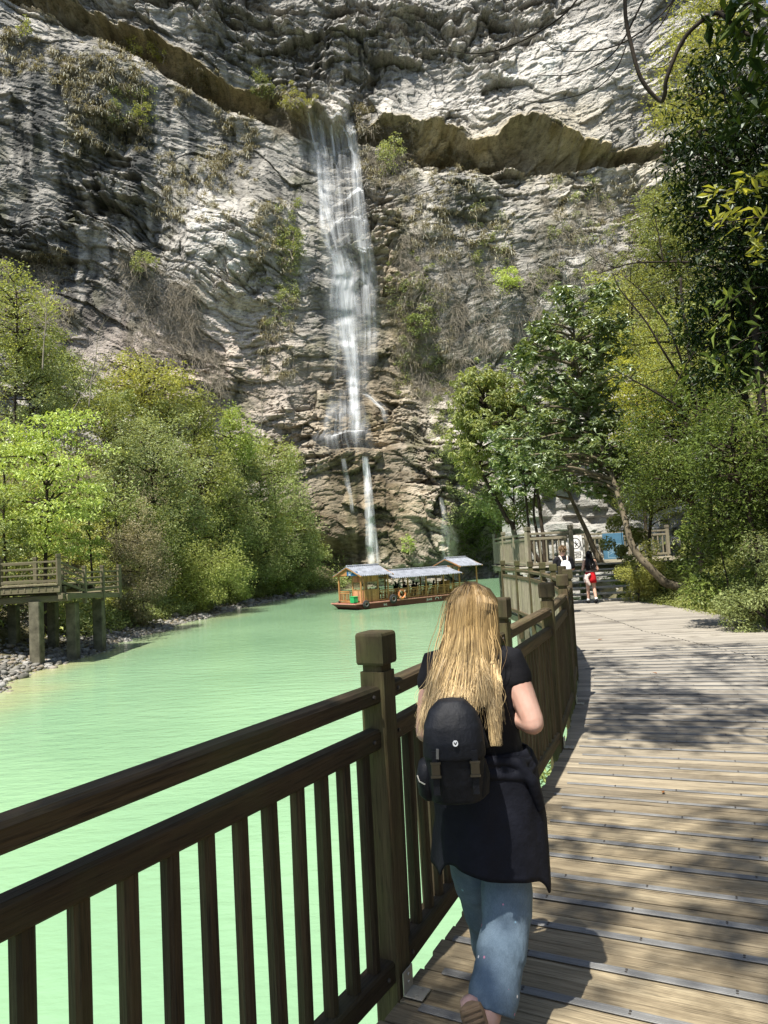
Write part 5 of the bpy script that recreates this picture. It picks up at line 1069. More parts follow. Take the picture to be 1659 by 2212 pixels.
shrub('small grassy shrub at the water edge in the middle of the shore', 425, 1290, 60, 36, 47, 'l_olive', asp=.2); shrub('low shrub at the water edge left of the boat bow', 600, 1268, 90, 50, 67, 'l_shade', .2)
for k, (x, y, w, h, Y, lm) in enumerate(((245, 1075, 130, 130, 50, 'l_mid'), (390, 1120, 130, 120, 52, 'l_grey'), (545, 1150, 120, 100, 66, 'l_olive'), (270, 900, 120, 120, 62, 'l_mid'), (365, 920, 120, 110, 66, 'l_grey'), (480, 1060, 120, 120, 68, 'l_mid'), (590, 1000, 100, 100, 76, 'l_olive'), (110, 770, 120, 120, 66, 'l_mid'), (260, 1010, 110, 120, 54, 'l_grey'), (660, 1170, 70, 80, 80, 'l_olive'), (380, 1195, 110, 80, 47, 'l_mid'), (530, 1010, 80, 90, 74, 'l_grey'))):
    pxtree('small leafy tree packed among its neighbours in the far bank thicket', x, y, w, h, Y, lm, .24, .5, 2.5, group='small trees packed in the far bank thicket')
def stuff(name, V, F, mat, label, cat, smooth=False): return tag(mesh_np(name, V, F, mat, smooth=smooth), label, cat, kind='stuff')
def thicket(n, y0, y1, t0, t1, zmax, r, per, size, lm, label):
    y_ = rng.uniform(y0, y1, n); t_ = t0+(t1-t0)*rng.uniform(0, 1, n)**1.3; X_ = shoreX(y_)-t_; Z_ = leftZ(X_, y_)+rng.uniform(.1, 1, n)*np.minimum(zmax, .5+(t_-t0)*1.1)
    keep = ~((y_ < 38.5) & (X_ > -19) & (t_ < 4.2)); cl = [((a, b, c), np.array([r, r, r*.7])*rng.uniform(.6, 1.3)) for a, b, c in zip(X_[keep], y_[keep], Z_[keep])]
    V, F = crown(cl, per, size, .5); stuff('undergrowth', V, F, M[lm], label, 'undergrowth')
thicket(620, 31, 92, 2.4, 16, 2.2, 1.0, 80, .22, 'l_mid', 'dark green undergrowth filling the far bank between the trees')
thicket(520, 31, 92, 2.8, 17, 4.5, 1.0, 75, .24, 'l_olive', 'mid green thicket covering the far bank from the shore upward')
thicket(520, 39, 94, 1.5, 4.2, .9, .75, 75, .18, 'l_mid', 'low leafy plants crowding the stony edge of the far bank')
thicket(150, 82, 103, 1.0, 12, 4, 1.3, 75, .28, 'l_mid', 'green thicket at the far end of the bank near the waterfall')
thicket(260, 38, 92, 2.2, 13, 3.5, .9, 75, .22, 'l_yellow', 'light olive thicket patches on the far bank')
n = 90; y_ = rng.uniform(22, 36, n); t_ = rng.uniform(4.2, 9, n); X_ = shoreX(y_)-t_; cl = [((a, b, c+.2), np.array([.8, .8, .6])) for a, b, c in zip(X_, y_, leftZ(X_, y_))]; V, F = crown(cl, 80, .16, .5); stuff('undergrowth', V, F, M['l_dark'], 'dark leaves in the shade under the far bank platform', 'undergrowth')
# bare trees
def bare(label, pts, Y, r, nb=14, spread=.5, bmat='twig', name='bare_tree', sub=3, bl=1.0):
    P = [dep(x, y, Y+(k*.0)) for k, (x, y) in enumerate(pts)]; base = P[0]; t = thing(name, label, 'tree', base); b = MB(); T = catmull(P, 6); n = len(T)
    b.tube(T, np.linspace(r, r*.25, n), 7); b.build('trunk', M[bmat], t, base=base, smooth=True); b = MB()
    H = np.linalg.norm(P[-1]-P[0])
    for k in range(nb):
        i = int(n*rng.uniform(.3, .97)); o = T[min(i, n-1)]; d = unit(1)[0]; d[1] *= .5; d[2] = abs(d[2])*.7+.25; d = nrm(d); L = H*spread*rng.uniform(.25, .6)*bl*(1.15-i/n*.6)
        pts_ = [o, o+d*L*.5+unit(1)[0]*L*.08, o+d*L+np.array([0, 0, L*.12])]; b.tube(catmull(pts_, 4), np.linspace(r*.38, r*.1, 9), 5, cap=False)
        for q in range(sub):
            f = rng.uniform(.3, 1); o2 = pts_[0]+(pts_[2]-pts_[0])*f; d2 = nrm(d+unit(1)[0]*.8); L2 = L*rng.uniform(.25, .5); b.tube([o2, o2+d2*L2*.5+unit(1)[0]*L2*.08, o2+d2*L2], [r*.16, r*.1, r*.05], 4, cap=False)
    b.build('branch', M[bmat], t, base=base, smooth=True); return t
bare('bare pale sapling with spreading twigs at the upper left', [(92, 800), (95, 740), (100, 680), (98, 640)], 50, .06, 20, .9)
bare('bare slim sapling standing against the pinkish rock on the left', [(192, 880), (198, 820), (207, 770), (212, 715)], 52, .055, 14, .7)
bare('bare slim sapling against the cliff right of the cone topped tree', [(560, 960), (566, 900), (564, 850), (568, 770)], 78, .07, 14, .6)
bare('thin leaning bare tree behind the rounded yellow green tree', [(420, 960), (440, 900), (452, 850), (470, 800)], 70, .07, 18, .8)
bare('bare twiggy sapling left of the rounded yellow green tree', [(150, 900), (180, 850), (215, 800), (240, 760)], 54, .045, 16, .8)
# ---- cliff plants
def tufts(regs, per, mat, L0, w0, droopy=.9):
    Vs = []; Fs = []; o = 0
    for x0, y0, x1, y1, n in regs:
        for k in range(n):
            p = cpt(rng.uniform(x0, x1), rng.uniform(y0, y1), .1); m_ = int(per*rng.uniform(.6, 1.3)); L = L0*rng.uniform(.5, 1.3)
            d = unit(m_)*np.array([1, .7, .55]); d[:, 1] = -np.abs(d[:, 1])-.2; d[:, 2] += .15; d /= np.linalg.norm(d, axis=1, keepdims=True); l = L*rng.uniform(.5, 1.1, (m_, 1)); b0 = p+rng.normal(0, .16, (m_, 3))*L
            b1 = b0+d*l*.5; b2 = b1+(d*.45+np.array([0, 0, -droopy]))*l*.6; s_ = np.cross(d, unit(m_)); s_ /= np.linalg.norm(s_, axis=1, keepdims=True)+1e-9; s_ *= w0*rng.uniform(.6, 1.3, (m_, 1))
            V = np.stack([b0-s_, b0+s_, b1-s_*.8, b1+s_*.8, b2-s_*.15, b2+s_*.15], 1).reshape(-1, 3); i = np.arange(m_)[:, None]*6+o
            Fs.append(np.concatenate([i+np.array([0, 1, 3, 2]), i+np.array([2, 3, 5, 4])])); Vs.append(V); o += len(V)
    return np.concatenate(Vs), np.concatenate(Fs)
V, F = tufts([(110, 90, 330, 200, 133), (140, 120, 240, 330, 114), (240, 180, 330, 330, 85), (330, 330, 500, 480, 114), (380, 150, 470, 230, 57), (460, 230, 560, 400, 85), (540, 430, 630, 600, 76), (590, 200, 650, 260, 49), (770, 260, 900, 400, 114), (850, 420, 1000, 560, 85), (0, 60, 110, 160, 45), (850, 600, 980, 860, 114), (1000, 450, 1110, 560, 49), (930, 320, 1030, 420, 49), (40, 540, 160, 700, 57), (1180, 380, 1400, 560, 76), (560, 640, 640, 820, 45)], 26, 'l_dry', 1.15, .035)
stuff('cliff_grass', V, F, M['l_dry'], 'dry grass tufts hanging from the ledges of the cliff', 'grass')
def twigs(regs, per, L0, w0):
    Vs = []; Fs = []; o = 0
    for x0, y0, x1, y1, n in regs:
        for k in range(n):
            p = cpt(rng.uniform(x0, x1), rng.uniform(y0, y1), .2); m_ = per; d = unit(m_)*np.array([1, .6, 1]); d[:, 1] = -np.abs(d[:, 1]); d /= np.linalg.norm(d, axis=1, keepdims=True); l = L0*rng.uniform(.3, 1.2, (m_, 1)); b0 = p+rng.normal(0, .25, (m_, 3)); s_ = np.cross(d, np.array([0, 1., .1])); s_ /= np.linalg.norm(s_, axis=1, keepdims=True)+1e-9; s_ *= w0
            b1 = b0+d*l*.5+unit(m_)*l*.1; b2 = b1+d*l*.5+unit(m_)*l*.12-np.array([0, 0, .25])*l
            V = np.stack([b0-s_, b0+s_, b1-s_*.8, b1+s_*.8, b2-s_*.2, b2+s_*.2], 1).reshape(-1, 3); i = np.arange(m_)[:, None]*6+o; Fs.append(np.concatenate([i+np.array([0, 1, 3, 2]), i+np.array([2, 3, 5, 4])])); Vs.append(V); o += len(V)
    return np.concatenate(Vs), np.concatenate(Fs)
V, F = twigs([(270, 540, 350, 640, 27), (270, 640, 430, 790, 102), (360, 600, 420, 740, 40), (780, 270, 890, 400, 76), (860, 500, 1010, 780, 119), (1020, 560, 1200, 760, 85), (900, 790, 990, 880, 51), (590, 230, 660, 300, 40), (420, 760, 480, 900, 44), (0, 560, 130, 720, 68), (1150, 420, 1320, 620, 51), (1280, 540, 1420, 720, 85)], 22, 2.0, .022)
stuff('cliff_brush', V, F, M['twig'], 'leafless grey brown brush clinging to the cliff', 'brush')
cl = []
for x0, y0, x1, y1, n in ((830, 540, 960, 700, 39), (850, 700, 960, 860, 39), (595, 430, 650, 660, 46), (570, 600, 650, 700, 18), (1010, 430, 1100, 640, 21), (230, 190, 330, 260, 18), (1150, 560, 1280, 720, 46), (930, 860, 1000, 1000, 46), (960, 960, 1040, 1130, 72), (620, 990, 660, 1140, 28), (1180, 380, 1330, 520, 25), (1300, 500, 1420, 700, 54)):
    for k in range(n): cl.append((cpt(rng.uniform(x0, x1), rng.uniform(y0, y1), .4), np.array([.9, .6, .7])*rng.uniform(.5, 1.3)))
V, F = crown(cl, 55, .26, .45); stuff('cliff_shrubbery', V, F, M['l_grey'], 'small grey green shrubs scattered over the cliff face', 'shrubbery')
cl = [(cpt(rng.uniform(990, 1110), rng.uniform(1080, 1225), 2.0), np.array([1.3, 1., 1.1])*rng.uniform(.6, 1.2)) for k in range(70)]
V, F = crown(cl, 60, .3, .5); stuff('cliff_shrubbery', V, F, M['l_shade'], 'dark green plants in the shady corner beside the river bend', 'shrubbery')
def cshrub(label, x, y, w, h, lm, **k):
    p = cpt(x, y+h*.4, .8); return pxtree(label, x, y, w, h, p[1]-.3, lm, .28, k.pop('asp', .5), k.pop('dens', 2.2), name='shrub', cat='shrub', bmat='twig', ground=p[2]-.3, ncl=22, **k)
cshrub('bright green tree growing on the ledge left of the top of the waterfall', 560, 182, 56, 62, 'l_mid'); cshrub('dry yellowish shrub beside the top of the waterfall', 640, 212, 84, 38, 'l_yellow', asp=.2, dens=1.4)
cshrub('yellow green shrub on the ledge left of the overhang', 350, 112, 54, 46, 'l_yellow'); cshrub('small yellow green shrub on the ledge between two dark hollows', 288, 100, 40, 40, 'l_yellow')
cshrub('small green shrub high on the left ledge', 52, 58, 30, 46, 'l_olive', dens=1.4); cshrub('bright green shrub on the grey face right of the waterfall', 1097, 602, 64, 66, 'l_bright')
cshrub('pale grey shrub on the ledge below the dark hollow', 312, 570, 64, 56, 'l_grey'); cshrub('green shrub on the brown rock right of the waterfall', 908, 690, 52, 70, 'l_mid'); cshrub('brownish shrub right of the top of the waterfall', 770, 246, 72, 44, 'l_dry', asp=.3)
cshrub('tall greenish shrub on the streaked wall below the ledge', 308, 235, 40, 80, 'l_olive', dens=1.3); cshrub('green fern clump left of the waterfall', 632, 520, 46, 90, 'l_mid', dens=1.5); cshrub('grey green shrub hanging right of the waterfall top', 850, 330, 70, 90, 'l_grey', dens=1.3); cshrub('small green plant above the boat roofs', 880, 1175, 34, 38, 'l_bright')
# ---- right bank
tk = [np.array([8.95, 20.6, float(rightZ(np.array(8.95), np.array(20.6)))-.35])]+[dep(x, y, Y) for x, y, Y in ((1446, 1262, 20.6), (1426, 1248, 20.6), (1403, 1225, 20.6), (1381, 1203, 20.7), (1364, 1174, 20.8), (1355, 1143, 20.9), (1346, 1110, 21.1), (1332, 1060, 21.3), (1305, 980, 21.6), (1279, 914, 21.8), (1256, 830, 22), (1244, 770, 22), (1238, 690, 22))]
cl = crown_clumps(dep(1240, 790, 22), (1.6, 1.5, 2.5), 85, .5, .75, .3)+crown_clumps(dep(1215, 980, 22), (1.9, 1.4, 1.25), 42, .42, .75, .3)+crown_clumps(dep(1310, 1010, 22), (.8, .8, .9), 14, .4)
tree('large glossy broadleaf tree with a curved mottled trunk over the boardwalk end', tk, .13, cl, 105, .21, .38, 'l_gloss', 'bark_pale', frac=.8, droop=.15, whorl=6, lance=True, lr=.07, lo=.5)
tk = [dep(x, y, 27.5) for x, y in ((1302, 1222), (1283, 1186), (1268, 1150), (1242, 1095), (1222, 1045), (1212, 990))]
tree('leaning slim tree rising beside the white sign', tk, .13, crown_clumps(dep(1190, 985, 27), (1.4, 1.2, 1.7), 34, .45, .7), 120, .2, .38, 'l_gloss', 'bark_pale', whorl=6, lance=True)
tk = [dep(x, y, 31.5) for x, y in ((1116, 1165), (1112, 1157), (1096, 1124), (1069, 1073), (1037, 1009), (1040, 950), (1050, 880))]; tk[0] = np.array([tk[1][0]+.3, 31.5, -2.5])
tree('yellow green tree with drooping narrow leaves leaning over the river', tk, .13, crown_clumps(dep(1050, 920, 31.5), (1.75, 1.6, 2.5), 80, .55, .8, .3), 150, .26, .28, 'l_olive', frac=.8, droop=.7, whorl=6, lance=True)
for lb_, px in (('thin grey trunk tree left of the pair at the platform corner', ((1170, 1222), (1153, 1191), (1146, 1167), (1139, 1107), (1133, 1040), (1120, 960))), ('thin grey trunk tree right of the pair at the platform corner', ((1174, 1222), (1170, 1210), (1163, 1167), (1153, 1107), (1158, 1040), (1170, 950)))):
    tk = [dep(x, y, 26.5) for x, y in px]; tree(lb_, tk, .085, crown_clumps(tk[-1]+np.array([0, 0, -.6]), (1.1, 1., 1.4), 26, .42, .7), 110, .2, .38, 'l_gloss', 'bark', whorl=6, lance=True, frac=.8)
pxtree('mid green tree filling the gap between the river tree and the glossy tree', 1140, 900, 170, 290, 30, 'l_mid', .2, .38, 3.0, ncl=70, whorl=6, lance=True)
pxtree('low leafy green tree behind the corner of the raised platform', 1105, 1060, 150, 140, 33, 'l_mid', .2, .4, 3.0)
pxtree('feathery yellow tree behind the curved trunk tree', 1385, 850, 230, 280, 36, 'l_gold', .16, .4, 2.2, flat=.35, ncl=80, shell=.25)
pxtree('pale yellow green tree high on the right slope below the cliff', 1370, 700, 180, 260, 44, 'l_yellow', .2, .5, 3.0)
pxtree('olive tree in front of the grey cliff right of the glossy tree', 1300, 660, 120, 150, 40, 'l_olive', .2, .5, 1.9)
pxtree('tall dark evergreen tree filling the upper right edge', 1615, 400, 290, 640, 14, 'l_dark', .15, .34, 5.0, ncl=190, shell=.2, droop=.5, lance=True, bmat='bark_dark')
pxtree('dark evergreen tree beneath the tall one on the right edge', 1600, 720, 250, 300, 15, 'l_dark', .14, .34, 4.2, ncl=100, shell=.2, droop=.5, lance=True, bmat='bark_dark')
pxtree('olive tree in front of the dark evergreens on the right slope', 1455, 560, 190, 420, 25, 'l_olive', .10, .4, 2.6, ncl=100, shell=.2)
pxtree('bushy olive tree under the bare dark limb', 1500, 760, 260, 220, 21, 'l_olive', .09, .42, 3.0, ncl=110)
pxtree('leafy green tree low on the right slope behind the shrubs', 1480, 960, 260, 260, 20, 'l_shade', .09, .42, 3.4, ncl=110)
pxtree('yellow green tree beside the rock wall over the stairs', 1410, 1040, 160, 190, 24, 'l_olive', .09, .42, 3.0, ncl=80)
pxtree('shady green tree on the right edge above the path', 1600, 980, 220, 260, 14, 'l_shade', .085, .4, 3.6, ncl=110)
pxtree('pale green climbing foliage against the cliff at the top right', 1500, 170, 230, 330, 58, 'l_yellow', .26, .45, 1.9, ncl=60)
pxtree('yellow leafed sapling in front of the cliff at the upper right', 1555, 60, 200, 150, 40, 'l_yellow', .2, .45, 1.3, ncl=40, name='sapling')
shrub('sunlit olive shrub at the foot of the curved trunk tree', 1378, 1238, 100, 130, 21.8, 'l_yellow', .07, dens=4.0)
shrub('fresh green fern clump beside the boardwalk on the right edge', 1640, 1275, 130, 130, 13.6, 'l_mid', .07, asp=.3, dens=4.0); shrub('dark shrub on the slope above the fern clump', 1560, 1170, 170, 130, 14.5, 'l_shade', .10)
shrub('green shrub beside the top of the stairs', 1350, 1165, 70, 110, 25, 'l_olive', .12)
def slopecover(y0, y1, t0, t1, n, r, per, size, lm, label):
    y_ = rng.uniform(y0, y1, n); e = np.interp(y_, ED[:, 0], ED[:, 1]); t_ = rng.uniform(t0, t1, n); X_ = e+t_; cl = [((a, b, c+.1), np.array([r, r, r*.7])*rng.uniform(.5, 1.4)) for a, b, c in zip(X_, y_, rightZ(X_, y_))]; V, F = crown(cl, per, size, .45); return stuff('undergrowth', V, F, M[lm], label, 'undergrowth')
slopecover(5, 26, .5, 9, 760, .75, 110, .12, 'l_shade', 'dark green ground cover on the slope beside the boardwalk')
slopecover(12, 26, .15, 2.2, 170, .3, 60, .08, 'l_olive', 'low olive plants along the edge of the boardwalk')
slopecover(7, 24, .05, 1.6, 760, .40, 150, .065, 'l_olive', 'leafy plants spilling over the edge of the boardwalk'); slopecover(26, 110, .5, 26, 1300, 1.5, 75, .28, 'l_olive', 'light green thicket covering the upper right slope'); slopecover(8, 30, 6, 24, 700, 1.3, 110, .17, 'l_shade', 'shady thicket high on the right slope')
cl = []; n = 60
V, F = leafset(np.stack([rng.uniform(3.9, 5.4, 700), rng.uniform(9, 15, 700), rng.uniform(-2.2, -.9, 700)], 1)*np.array([.0, 1, 1])+np.stack([np.interp(rng.uniform(9, 15, 700), LEFT[:, 1], LEFT[:, 0])-rng.uniform(.1, .9, 700), np.zeros(700), np.zeros(700)], 1), .14, .4, droop=.4)
stuff('bank_plants', V, F, M['l_mid'], 'leafy plants growing below the outer railing at the water edge', 'plants')
# bare limbs on the right
rt = thing('bare_tree', 'dark bare tree with long spreading limbs on the right slope', 'tree', dep(1570, 1120, 19)); b = MB(); base = np.array(rt.location)
b.tube(catmull([dep(*q) for q in ((1570, 1120, 19), (1545, 1020, 19.2), (1505, 880, 19.6), (1490, 760, 20), (1475, 667, 20), (1470, 600, 20))], 5), np.linspace(.13, .03, 26), 8); b.build('trunk', M['bark_dark'], rt, base=base, smooth=True); b = MB()
for pts, r in ((((1640, 660, 16), (1618, 638, 16), (1566, 589, 16.3), (1498, 568, 16.6), (1433, 566, 17), (1360, 570, 17.3), (1290, 592, 17.6)), .05), (((1505, 880, 19.6), (1454, 729, 19), (1420, 672, 19), (1384, 628, 19), (1350, 600, 19)), .04), (((1500, 860, 19.6), (1440, 770, 19), (1394, 693, 19), (1339, 625, 19), (1325, 590, 19)), .04), (((1433, 566, 17), (1425, 520, 17), (1415, 470, 17), (1410, 440, 17)), .022), (((1470, 880, 19), (1420, 850, 19), (1370, 822, 19), (1330, 800, 19)), .035)):
    T = catmull([dep(*q) for q in pts], 5); b.tube(T, np.linspace(r, r*.25, len(T)), 6)
    for k in range(16):
        o = T[int(len(T)*rng.uniform(.25, .98))]; d = unit(1)[0]; d[2] = abs(d[2])*.6; L = rng.uniform(.4, 1.2); b.tube([o, o+d*L*.5+unit(1)[0]*.06, o+d*L+np.array([0, 0, .1])], [r*.25, r*.16, r*.06], 4, cap=False)
b.build('branch', M['bark_dark'], rt, base=base, smooth=True)
# rock wall behind the platform and boulders
wy_, wz_ = np.meshgrid(np.linspace(7.2, 17.5, 90), np.linspace(-3, 9.5, 110)); bedk = np.floor(wz_*2.2+.5*fbm(wy_/2, wz_/2, 2, 5)+.12*wy_)
dd = .75*vn(wy_*.7+bedk*3.3, bedk*7.7, 5)+.35*vn(wy_*2.1+bedk*1.3, bedk*2.7, 6)+.9*fbm(wy_/4, wz_/4, 3, 9)
RYs = 39.5+.16*wz_-dd-.05*(wy_-7)**1.5+np.exp(-(wy_-7.2)/.5)*4+2.5*sstep(6, 9.5, wz_); Cc = np.ones(wy_.shape+(4,)); Cc[..., :3] = np.array([.42, .405, .37])*(1+.35*vn(wy_*.8+bedk*2.2, bedk*4.4, 15)[..., None])
ii = np.arange(wy_.size).reshape(wy_.shape); F = np.stack([ii[:-1, :-1], ii[:-1, 1:], ii[1:, 1:], ii[1:, :-1]], -1).reshape(-1, 4)
tag(mesh_np('rock_outcrop', np.stack([wy_, RYs, wz_], -1).reshape(-1, 3), F, M['rock'], attrs={'Col': ('FLOAT_COLOR', Cc.reshape(-1, 4))}), 'grey layered rock outcrop behind the raised platform', 'rock')
def boulder(label, p, s, name='boulder'):
    V, Fi = ico(); bm = [tuple(v) for v in V]
    P = V; Fc = Fi
    for _ in range(2):
        mid = {}; V2 = list(map(np.array, P)); F2 = []
        def mp(a, b):
            k = (min(a, b), max(a, b))
            if k not in mid: mid[k] = len(V2); V2.append(nrm(V2[a]+V2[b]))
            return mid[k]
        for a, b_, c in Fc: x, y, z = mp(a, b_), mp(b_, c), mp(c, a); F2 += [(a, x, z), (b_, y, x), (c, z, y), (x, y, z)]
        P = np.array(V2); Fc = np.array(F2)
    sd = rng.uniform(0, 50); r = 1+.32*fbm(P[:, 0]*1.3+sd, P[:, 1]*1.3+P[:, 2]*1.7, 3, 3); r = np.round(r*7)/7*.5+r*.5
    o = mesh_np(name, P*r[:, None]*np.asarray(s), Fc, M['stone']); o.location = [float(v) for v in p]; return tag(o, label, 'rock')
def onslope(x, y, Y): p = dep(x, y, Y); return np.array([p[0], Y, float(rightZ(np.array(p[0]), np.array(Y)))+.08])
boulder('grey boulder at the foot of the fern clump on the right edge', onz(1590, 1345, .05), (0.22, 0.17, 0.11)); boulder('pale boulder half hidden in plants at the right picture edge', onz(1645, 1320, .05), (0.21, 0.20, 0.18)); boulder('brown boulder under the overhanging plants beside the boardwalk', onz(1530, 1300, .05), (0.29, 0.21, 0.21))
# fallen leaves
def fleaf(label, x, y, s, rz):
    p = onz(x, y, .012); o = MB().add([(-.5, 0, 0), (-.1, .22, .12), (.5, 0, .06), (-.1, -.22, .10), (-.1, 0, .01)], [(0, 4, 2, 1), (0, 3, 2, 4)]).build('fallen_leaf', M['deadleaf'], None); o.location = [float(v) for v in p]; o.scale = (s, s, s); o.rotation_euler = (0, 0, rz); return tag(o, label, 'leaf')
M['deadleaf'] = plain('dead_leaf', (.20, .085, .03), .8, .1); fleaf('brown curled leaf lying on the far sunlit planks near the railing', 1297, 1382, .13, .4); fleaf('small brown leaf lying in the middle of the shaded planks', 1414, 1454, .10, 2.0); fleaf('brown leaf lying on the near sunlit planks between two metal strips', 1433, 1711, .05, 1.0)
# ---- tree overhead : stands beside the boardwalk, reaches over the camera
tb = np.array([4.6, -.6, 0]); ot = thing('overhanging_tree', 'tree reaching in from the right with dark bare limbs and large leaves overhead', 'tree', tb)
tops = [np.array(p) for p in ((4.6, -.6, -.6), (4.3, -.5, 2), (3.7, -.2, 4.5), (2.9, .3, 7), (1.8, .8, 9), (.6, 1.0, 10.6))]
def shadow_of(X, y, z=0, h=10): return np.array([X, y, z])+SUN_TO*((h-z)/SUN_TO[2])
cl = []
def shade(X, y, r, z=0, h=None, n=1, rr=.42):
    for k in range(n):
        a = rng.uniform(0, 6.28); q = r*math.sqrt(rng.random()); hh = h or rng.uniform(9.3, 12); cl.append((shadow_of(X+q*math.cos(a), y+q*math.sin(a), z, hh), np.array([rr, rr, rr*.6])*rng.uniform(.6, 1.3)))
def shpx(x, y, r, n, z=0, **k): q = onz(x, y, z); shade(q[0], q[1], r, z, n=n, **k)
for x, y, r, n in ((1635, 1790, .18, 3), (1590, 1890, .2, 3), (1650, 1965, .2, 3), (1665, 2090, .2, 2), (1655, 1880, .22, 3), (1380, 1975, .06, 1), (1300, 1965, .1, 1), (1230, 1945, .14, 2), (1600, 2050, .1, 1)): shpx(x, y, r, n)
for k in range(82):
    x, y = rng.uniform(1262, 1690), 1392+210*rng.random()**.8
    if float(vn(np.array(x/60.), np.array(y/16.), 9)) > -.42: shpx(x, y, .12, 1)
shade(-.6, 2.1, .55, 1.0, n=13); shade(-.25, 3.0, .4, .3, n=7); shade(-1.1, 1.4, .6, .9, n=11); shade(-.2, 2.7, .4, .3, n=6); shade(.5, 4.4, .4, .9, n=4); shade(.42, 2.9, .12, .75, n=1); shade(.35, 2.4, .3, n=5); shade(.1, 2.2, .3, n=4)
b = MB(); T = catmull(tops, 5); b.tube(T, np.linspace(.22, .05, len(T)), 10); limbs(b, tops, cl[::6], .9, .022, lo=.4)
b.build('trunk', M['bark'], ot, base=tb, smooth=True)
V, F = crown(cl, 58, .14, .42, droop=.3); mesh_np('crown', V, F, M['l_gloss'], ot, False, base=tb)
b = MB(); Vl = []; Fl = []; off = 0
LP = {}
def limb_px(pts, r, taper=.3):
    T = catmull([dep(*q) for q in pts], 6); MB().tube(T, np.linspace(r, r*taper, len(T)), 7).build(LP['name'], M['bark_dark'], LP['parent'], base=LP['base'], smooth=True); return T
LP.update(name='limb', parent=ot, base=tb)
limb_px(((1345, -120, 4.6), (1350, 0, 4.6), (1352, 40, 4.6), (1362, 90, 4.6), (1385, 170, 4.6), (1424, 217, 4.6), (1436, 205, 4.55), (1440, 170, 4.5), (1468, 100, 4.45), (1500, 58, 4.4), (1550, 28, 4.4), (1590, 60, 4.3), (1640, 78, 4.2), (1760, 70, 4.0)), .013, 1.1)
limb_px(((1760, -40, 4.0), (1660, -10, 4.2), (1610, 10, 4.3), (1550, 28, 4.4)), .012, .8)
for pts, r in ((((1260, -20, 6), (1225, 25, 6), (1175, 62, 6), (1120, 92, 6), (1060, 112, 6), (1010, 115, 6), (955, 106, 6)), .009), (((1400, -20, 5), (1370, 40, 5), (1350, 80, 5), (1320, 120, 5), (1280, 145, 5), (1230, 162, 5), (1160, 162, 5)), .008), (((1470, -20, 5), (1420, 40, 5), (1350, 90, 5), (1290, 108, 5), (1210, 110, 5), (1180, 95, 5)), .007), (((1460, -10, 5), (1430, 50, 5), (1400, 82, 5)), .008), (((1352, 100, 5), (1330, 150, 5), (1280, 195, 5), (1180, 220, 5), (1120, 215, 5)), .005), (((1175, 62, 6), (1150, 75, 6), (1120, 80, 6), (1110, 50, 6)), .005), (((1480, 90, 4.5), (1440, 140, 4.5), (1400, 150, 4.5), (1360, 170, 4.5)), .004)): limb_px(pts, r)
def spray(pts, nl, size, droop=.5, sp=.05):
    T = limb_px(pts, .006, .4); C = []
    for k in range(nl): C.append(T[int(len(T)*rng.uniform(.3, .999))]+rng.normal(0, sp, 3))
    return np.array(C)
C = [spray(((1700, 20, 4.1), (1620, 25, 4.2), (1570, 20, 4.3)), 40, .13), spray(((1640, 78, 4.2), (1600, 90, 4.25), (1575, 70, 4.3)), 22, .13, sp=.04), spray(((1760, 90, 4.2), (1690, 110, 4.2), (1640, 150, 4.2)), 60, .13, sp=.09), spray(((1700, 150, 4.4), (1640, 190, 4.5), (1600, 230, 4.6)), 60, .13, sp=.10), spray(((1560, 30, 4.4), (1545, 45, 4.4), (1535, 60, 4.4)), 9, .13, sp=.03)]
V, F = leafset(np.concatenate(C), .13, .34, .4, .55, lance=True); mesh_np('large_leaves', V, F, M['l_dark'], ot, False, base=tb)
nb_ = thing('leafy_branch', 'backlit yellow leafed branch reaching in at the right edge', 'branch', dep(1720, 450, 4.6)); bb = np.array(nb_.location); LP.update(name='twig', parent=nb_, base=bb)
C = [spray(((1720, 420, 4.4), (1640, 400, 4.5), (1580, 412, 4.6), (1525, 415, 4.7)), 34, .1, sp=.035), spray(((1720, 480, 4.4), (1640, 470, 4.5), (1570, 480, 4.6), (1540, 475, 4.7)), 30, .1, sp=.035), spray(((1720, 380, 4.4), (1660, 370, 4.5), (1620, 385, 4.5)), 26, .1, sp=.04), spray(((1720, 520, 4.6), (1650, 520, 4.6), (1610, 540, 4.6)), 20, .1, sp=.05)]
V, F = leafset(np.concatenate(C), .088, .30, .5, .35, lance=True); mesh_np('leaves', V, F, M['l_gold'], nb_, False, base=bb)
nb_ = thing('leafy_branch', 'drooping narrow leafed branch with pale leaf backs at the right edge below', 'branch', dep(1720, 700, 5)); bb = np.array(nb_.location); LP.update(name='twig', parent=nb_, base=bb)
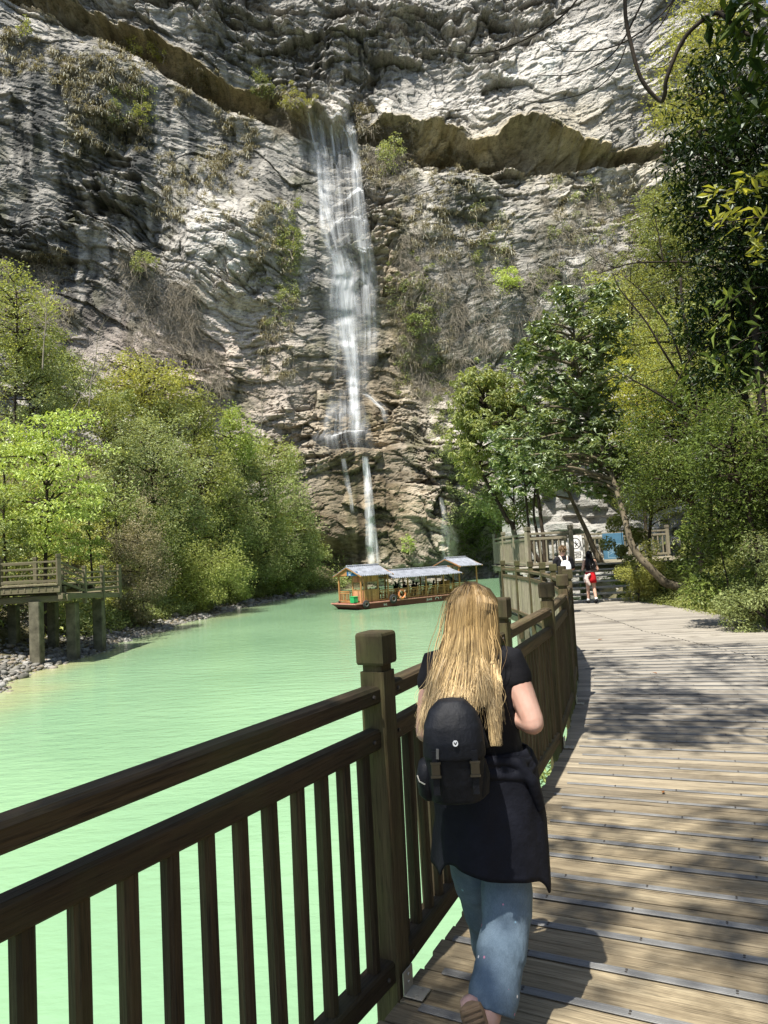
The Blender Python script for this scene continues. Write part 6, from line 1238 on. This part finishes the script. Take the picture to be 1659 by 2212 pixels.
C = [spray(((1720, 640, 5), (1640, 620, 5), (1580, 650, 5.1), (1540, 690, 5.2)), 30, .1, sp=.06), spray(((1720, 720, 5), (1640, 720, 5), (1570, 760, 5.1), (1530, 800, 5.2)), 34, .1, sp=.07), spray(((1720, 800, 5), (1660, 800, 5), (1600, 850, 5.1)), 30, .1, sp=.08), spray(((1500, 760, 6.5), (1475, 800, 6.5), (1450, 860, 6.5), (1470, 900, 6.5)), 26, .1, sp=.08)]
V, F = leafset(np.concatenate(C), .10, .26, .4, .6, lance=True); mesh_np('leaves', V, F, M['l_shade'], nb_, False, base=bb)
# ================================================================ LIGHT AND CAMERA
w = bpy.data.worlds.new('World'); SC.world = w; w.use_nodes = True; nt = w.node_tree
sk = nt.nodes.new('ShaderNodeTexSky'); sk.sky_type = 'NISHITA'; sk.sun_disc = False
sk.sun_elevation = math.asin(SUN_TO[2]); sk.sun_rotation = math.atan2(SUN_TO[0], SUN_TO[1])
bg = nt.nodes['Background']; bg.inputs['Strength'].default_value = .10; nt.links.new(sk.outputs[0], bg.inputs['Color'])
su = bpy.data.lights.new('sun', 'SUN'); su.energy = 5.0; su.angle = R(.53); su.color = (1, .95, .86)
so = bpy.data.objects.new('sun', su); COL.objects.link(so); so.rotation_euler = Vector((-SUN_TO).tolist()).to_track_quat('-Z', 'Y').to_euler()
cd = bpy.data.cameras.new('camera'); co = bpy.data.objects.new('camera', cd); COL.objects.link(co)
cd.sensor_fit = 'VERTICAL'; cd.sensor_height = 36; cd.sensor_width = 27; cd.lens = 36*FPX/2212; cd.clip_start = .05; cd.clip_end = 600
mm = Matrix.Identity(4)
for k in range(3):
    mm[k][0] = R_[k]; mm[k][1] = U_[k]; mm[k][2] = -F_[k]; mm[k][3] = CAM[k]
co.matrix_world = mm; SC.camera = co
SC.view_settings.view_transform = 'Standard'; SC.view_settings.look = 'None'; SC.view_settings.exposure = 1.1; SC.view_settings.gamma = 1
SC.render.engine = 'CYCLES'; SC.cycles.max_bounces = 6; SC.cycles.transparent_max_bounces = 24; SC.cycles.diffuse_bounces = 3; SC.cycles.glossy_bounces = 2; SC.cycles.transmission_bounces = 3
SC.cycles.use_denoising = True; SC.cycles.caustics_reflective = False; SC.cycles.caustics_refractive = False
try: SC.cycles.denoiser = 'OPENIMAGEDENOISE'
except Exception: pass
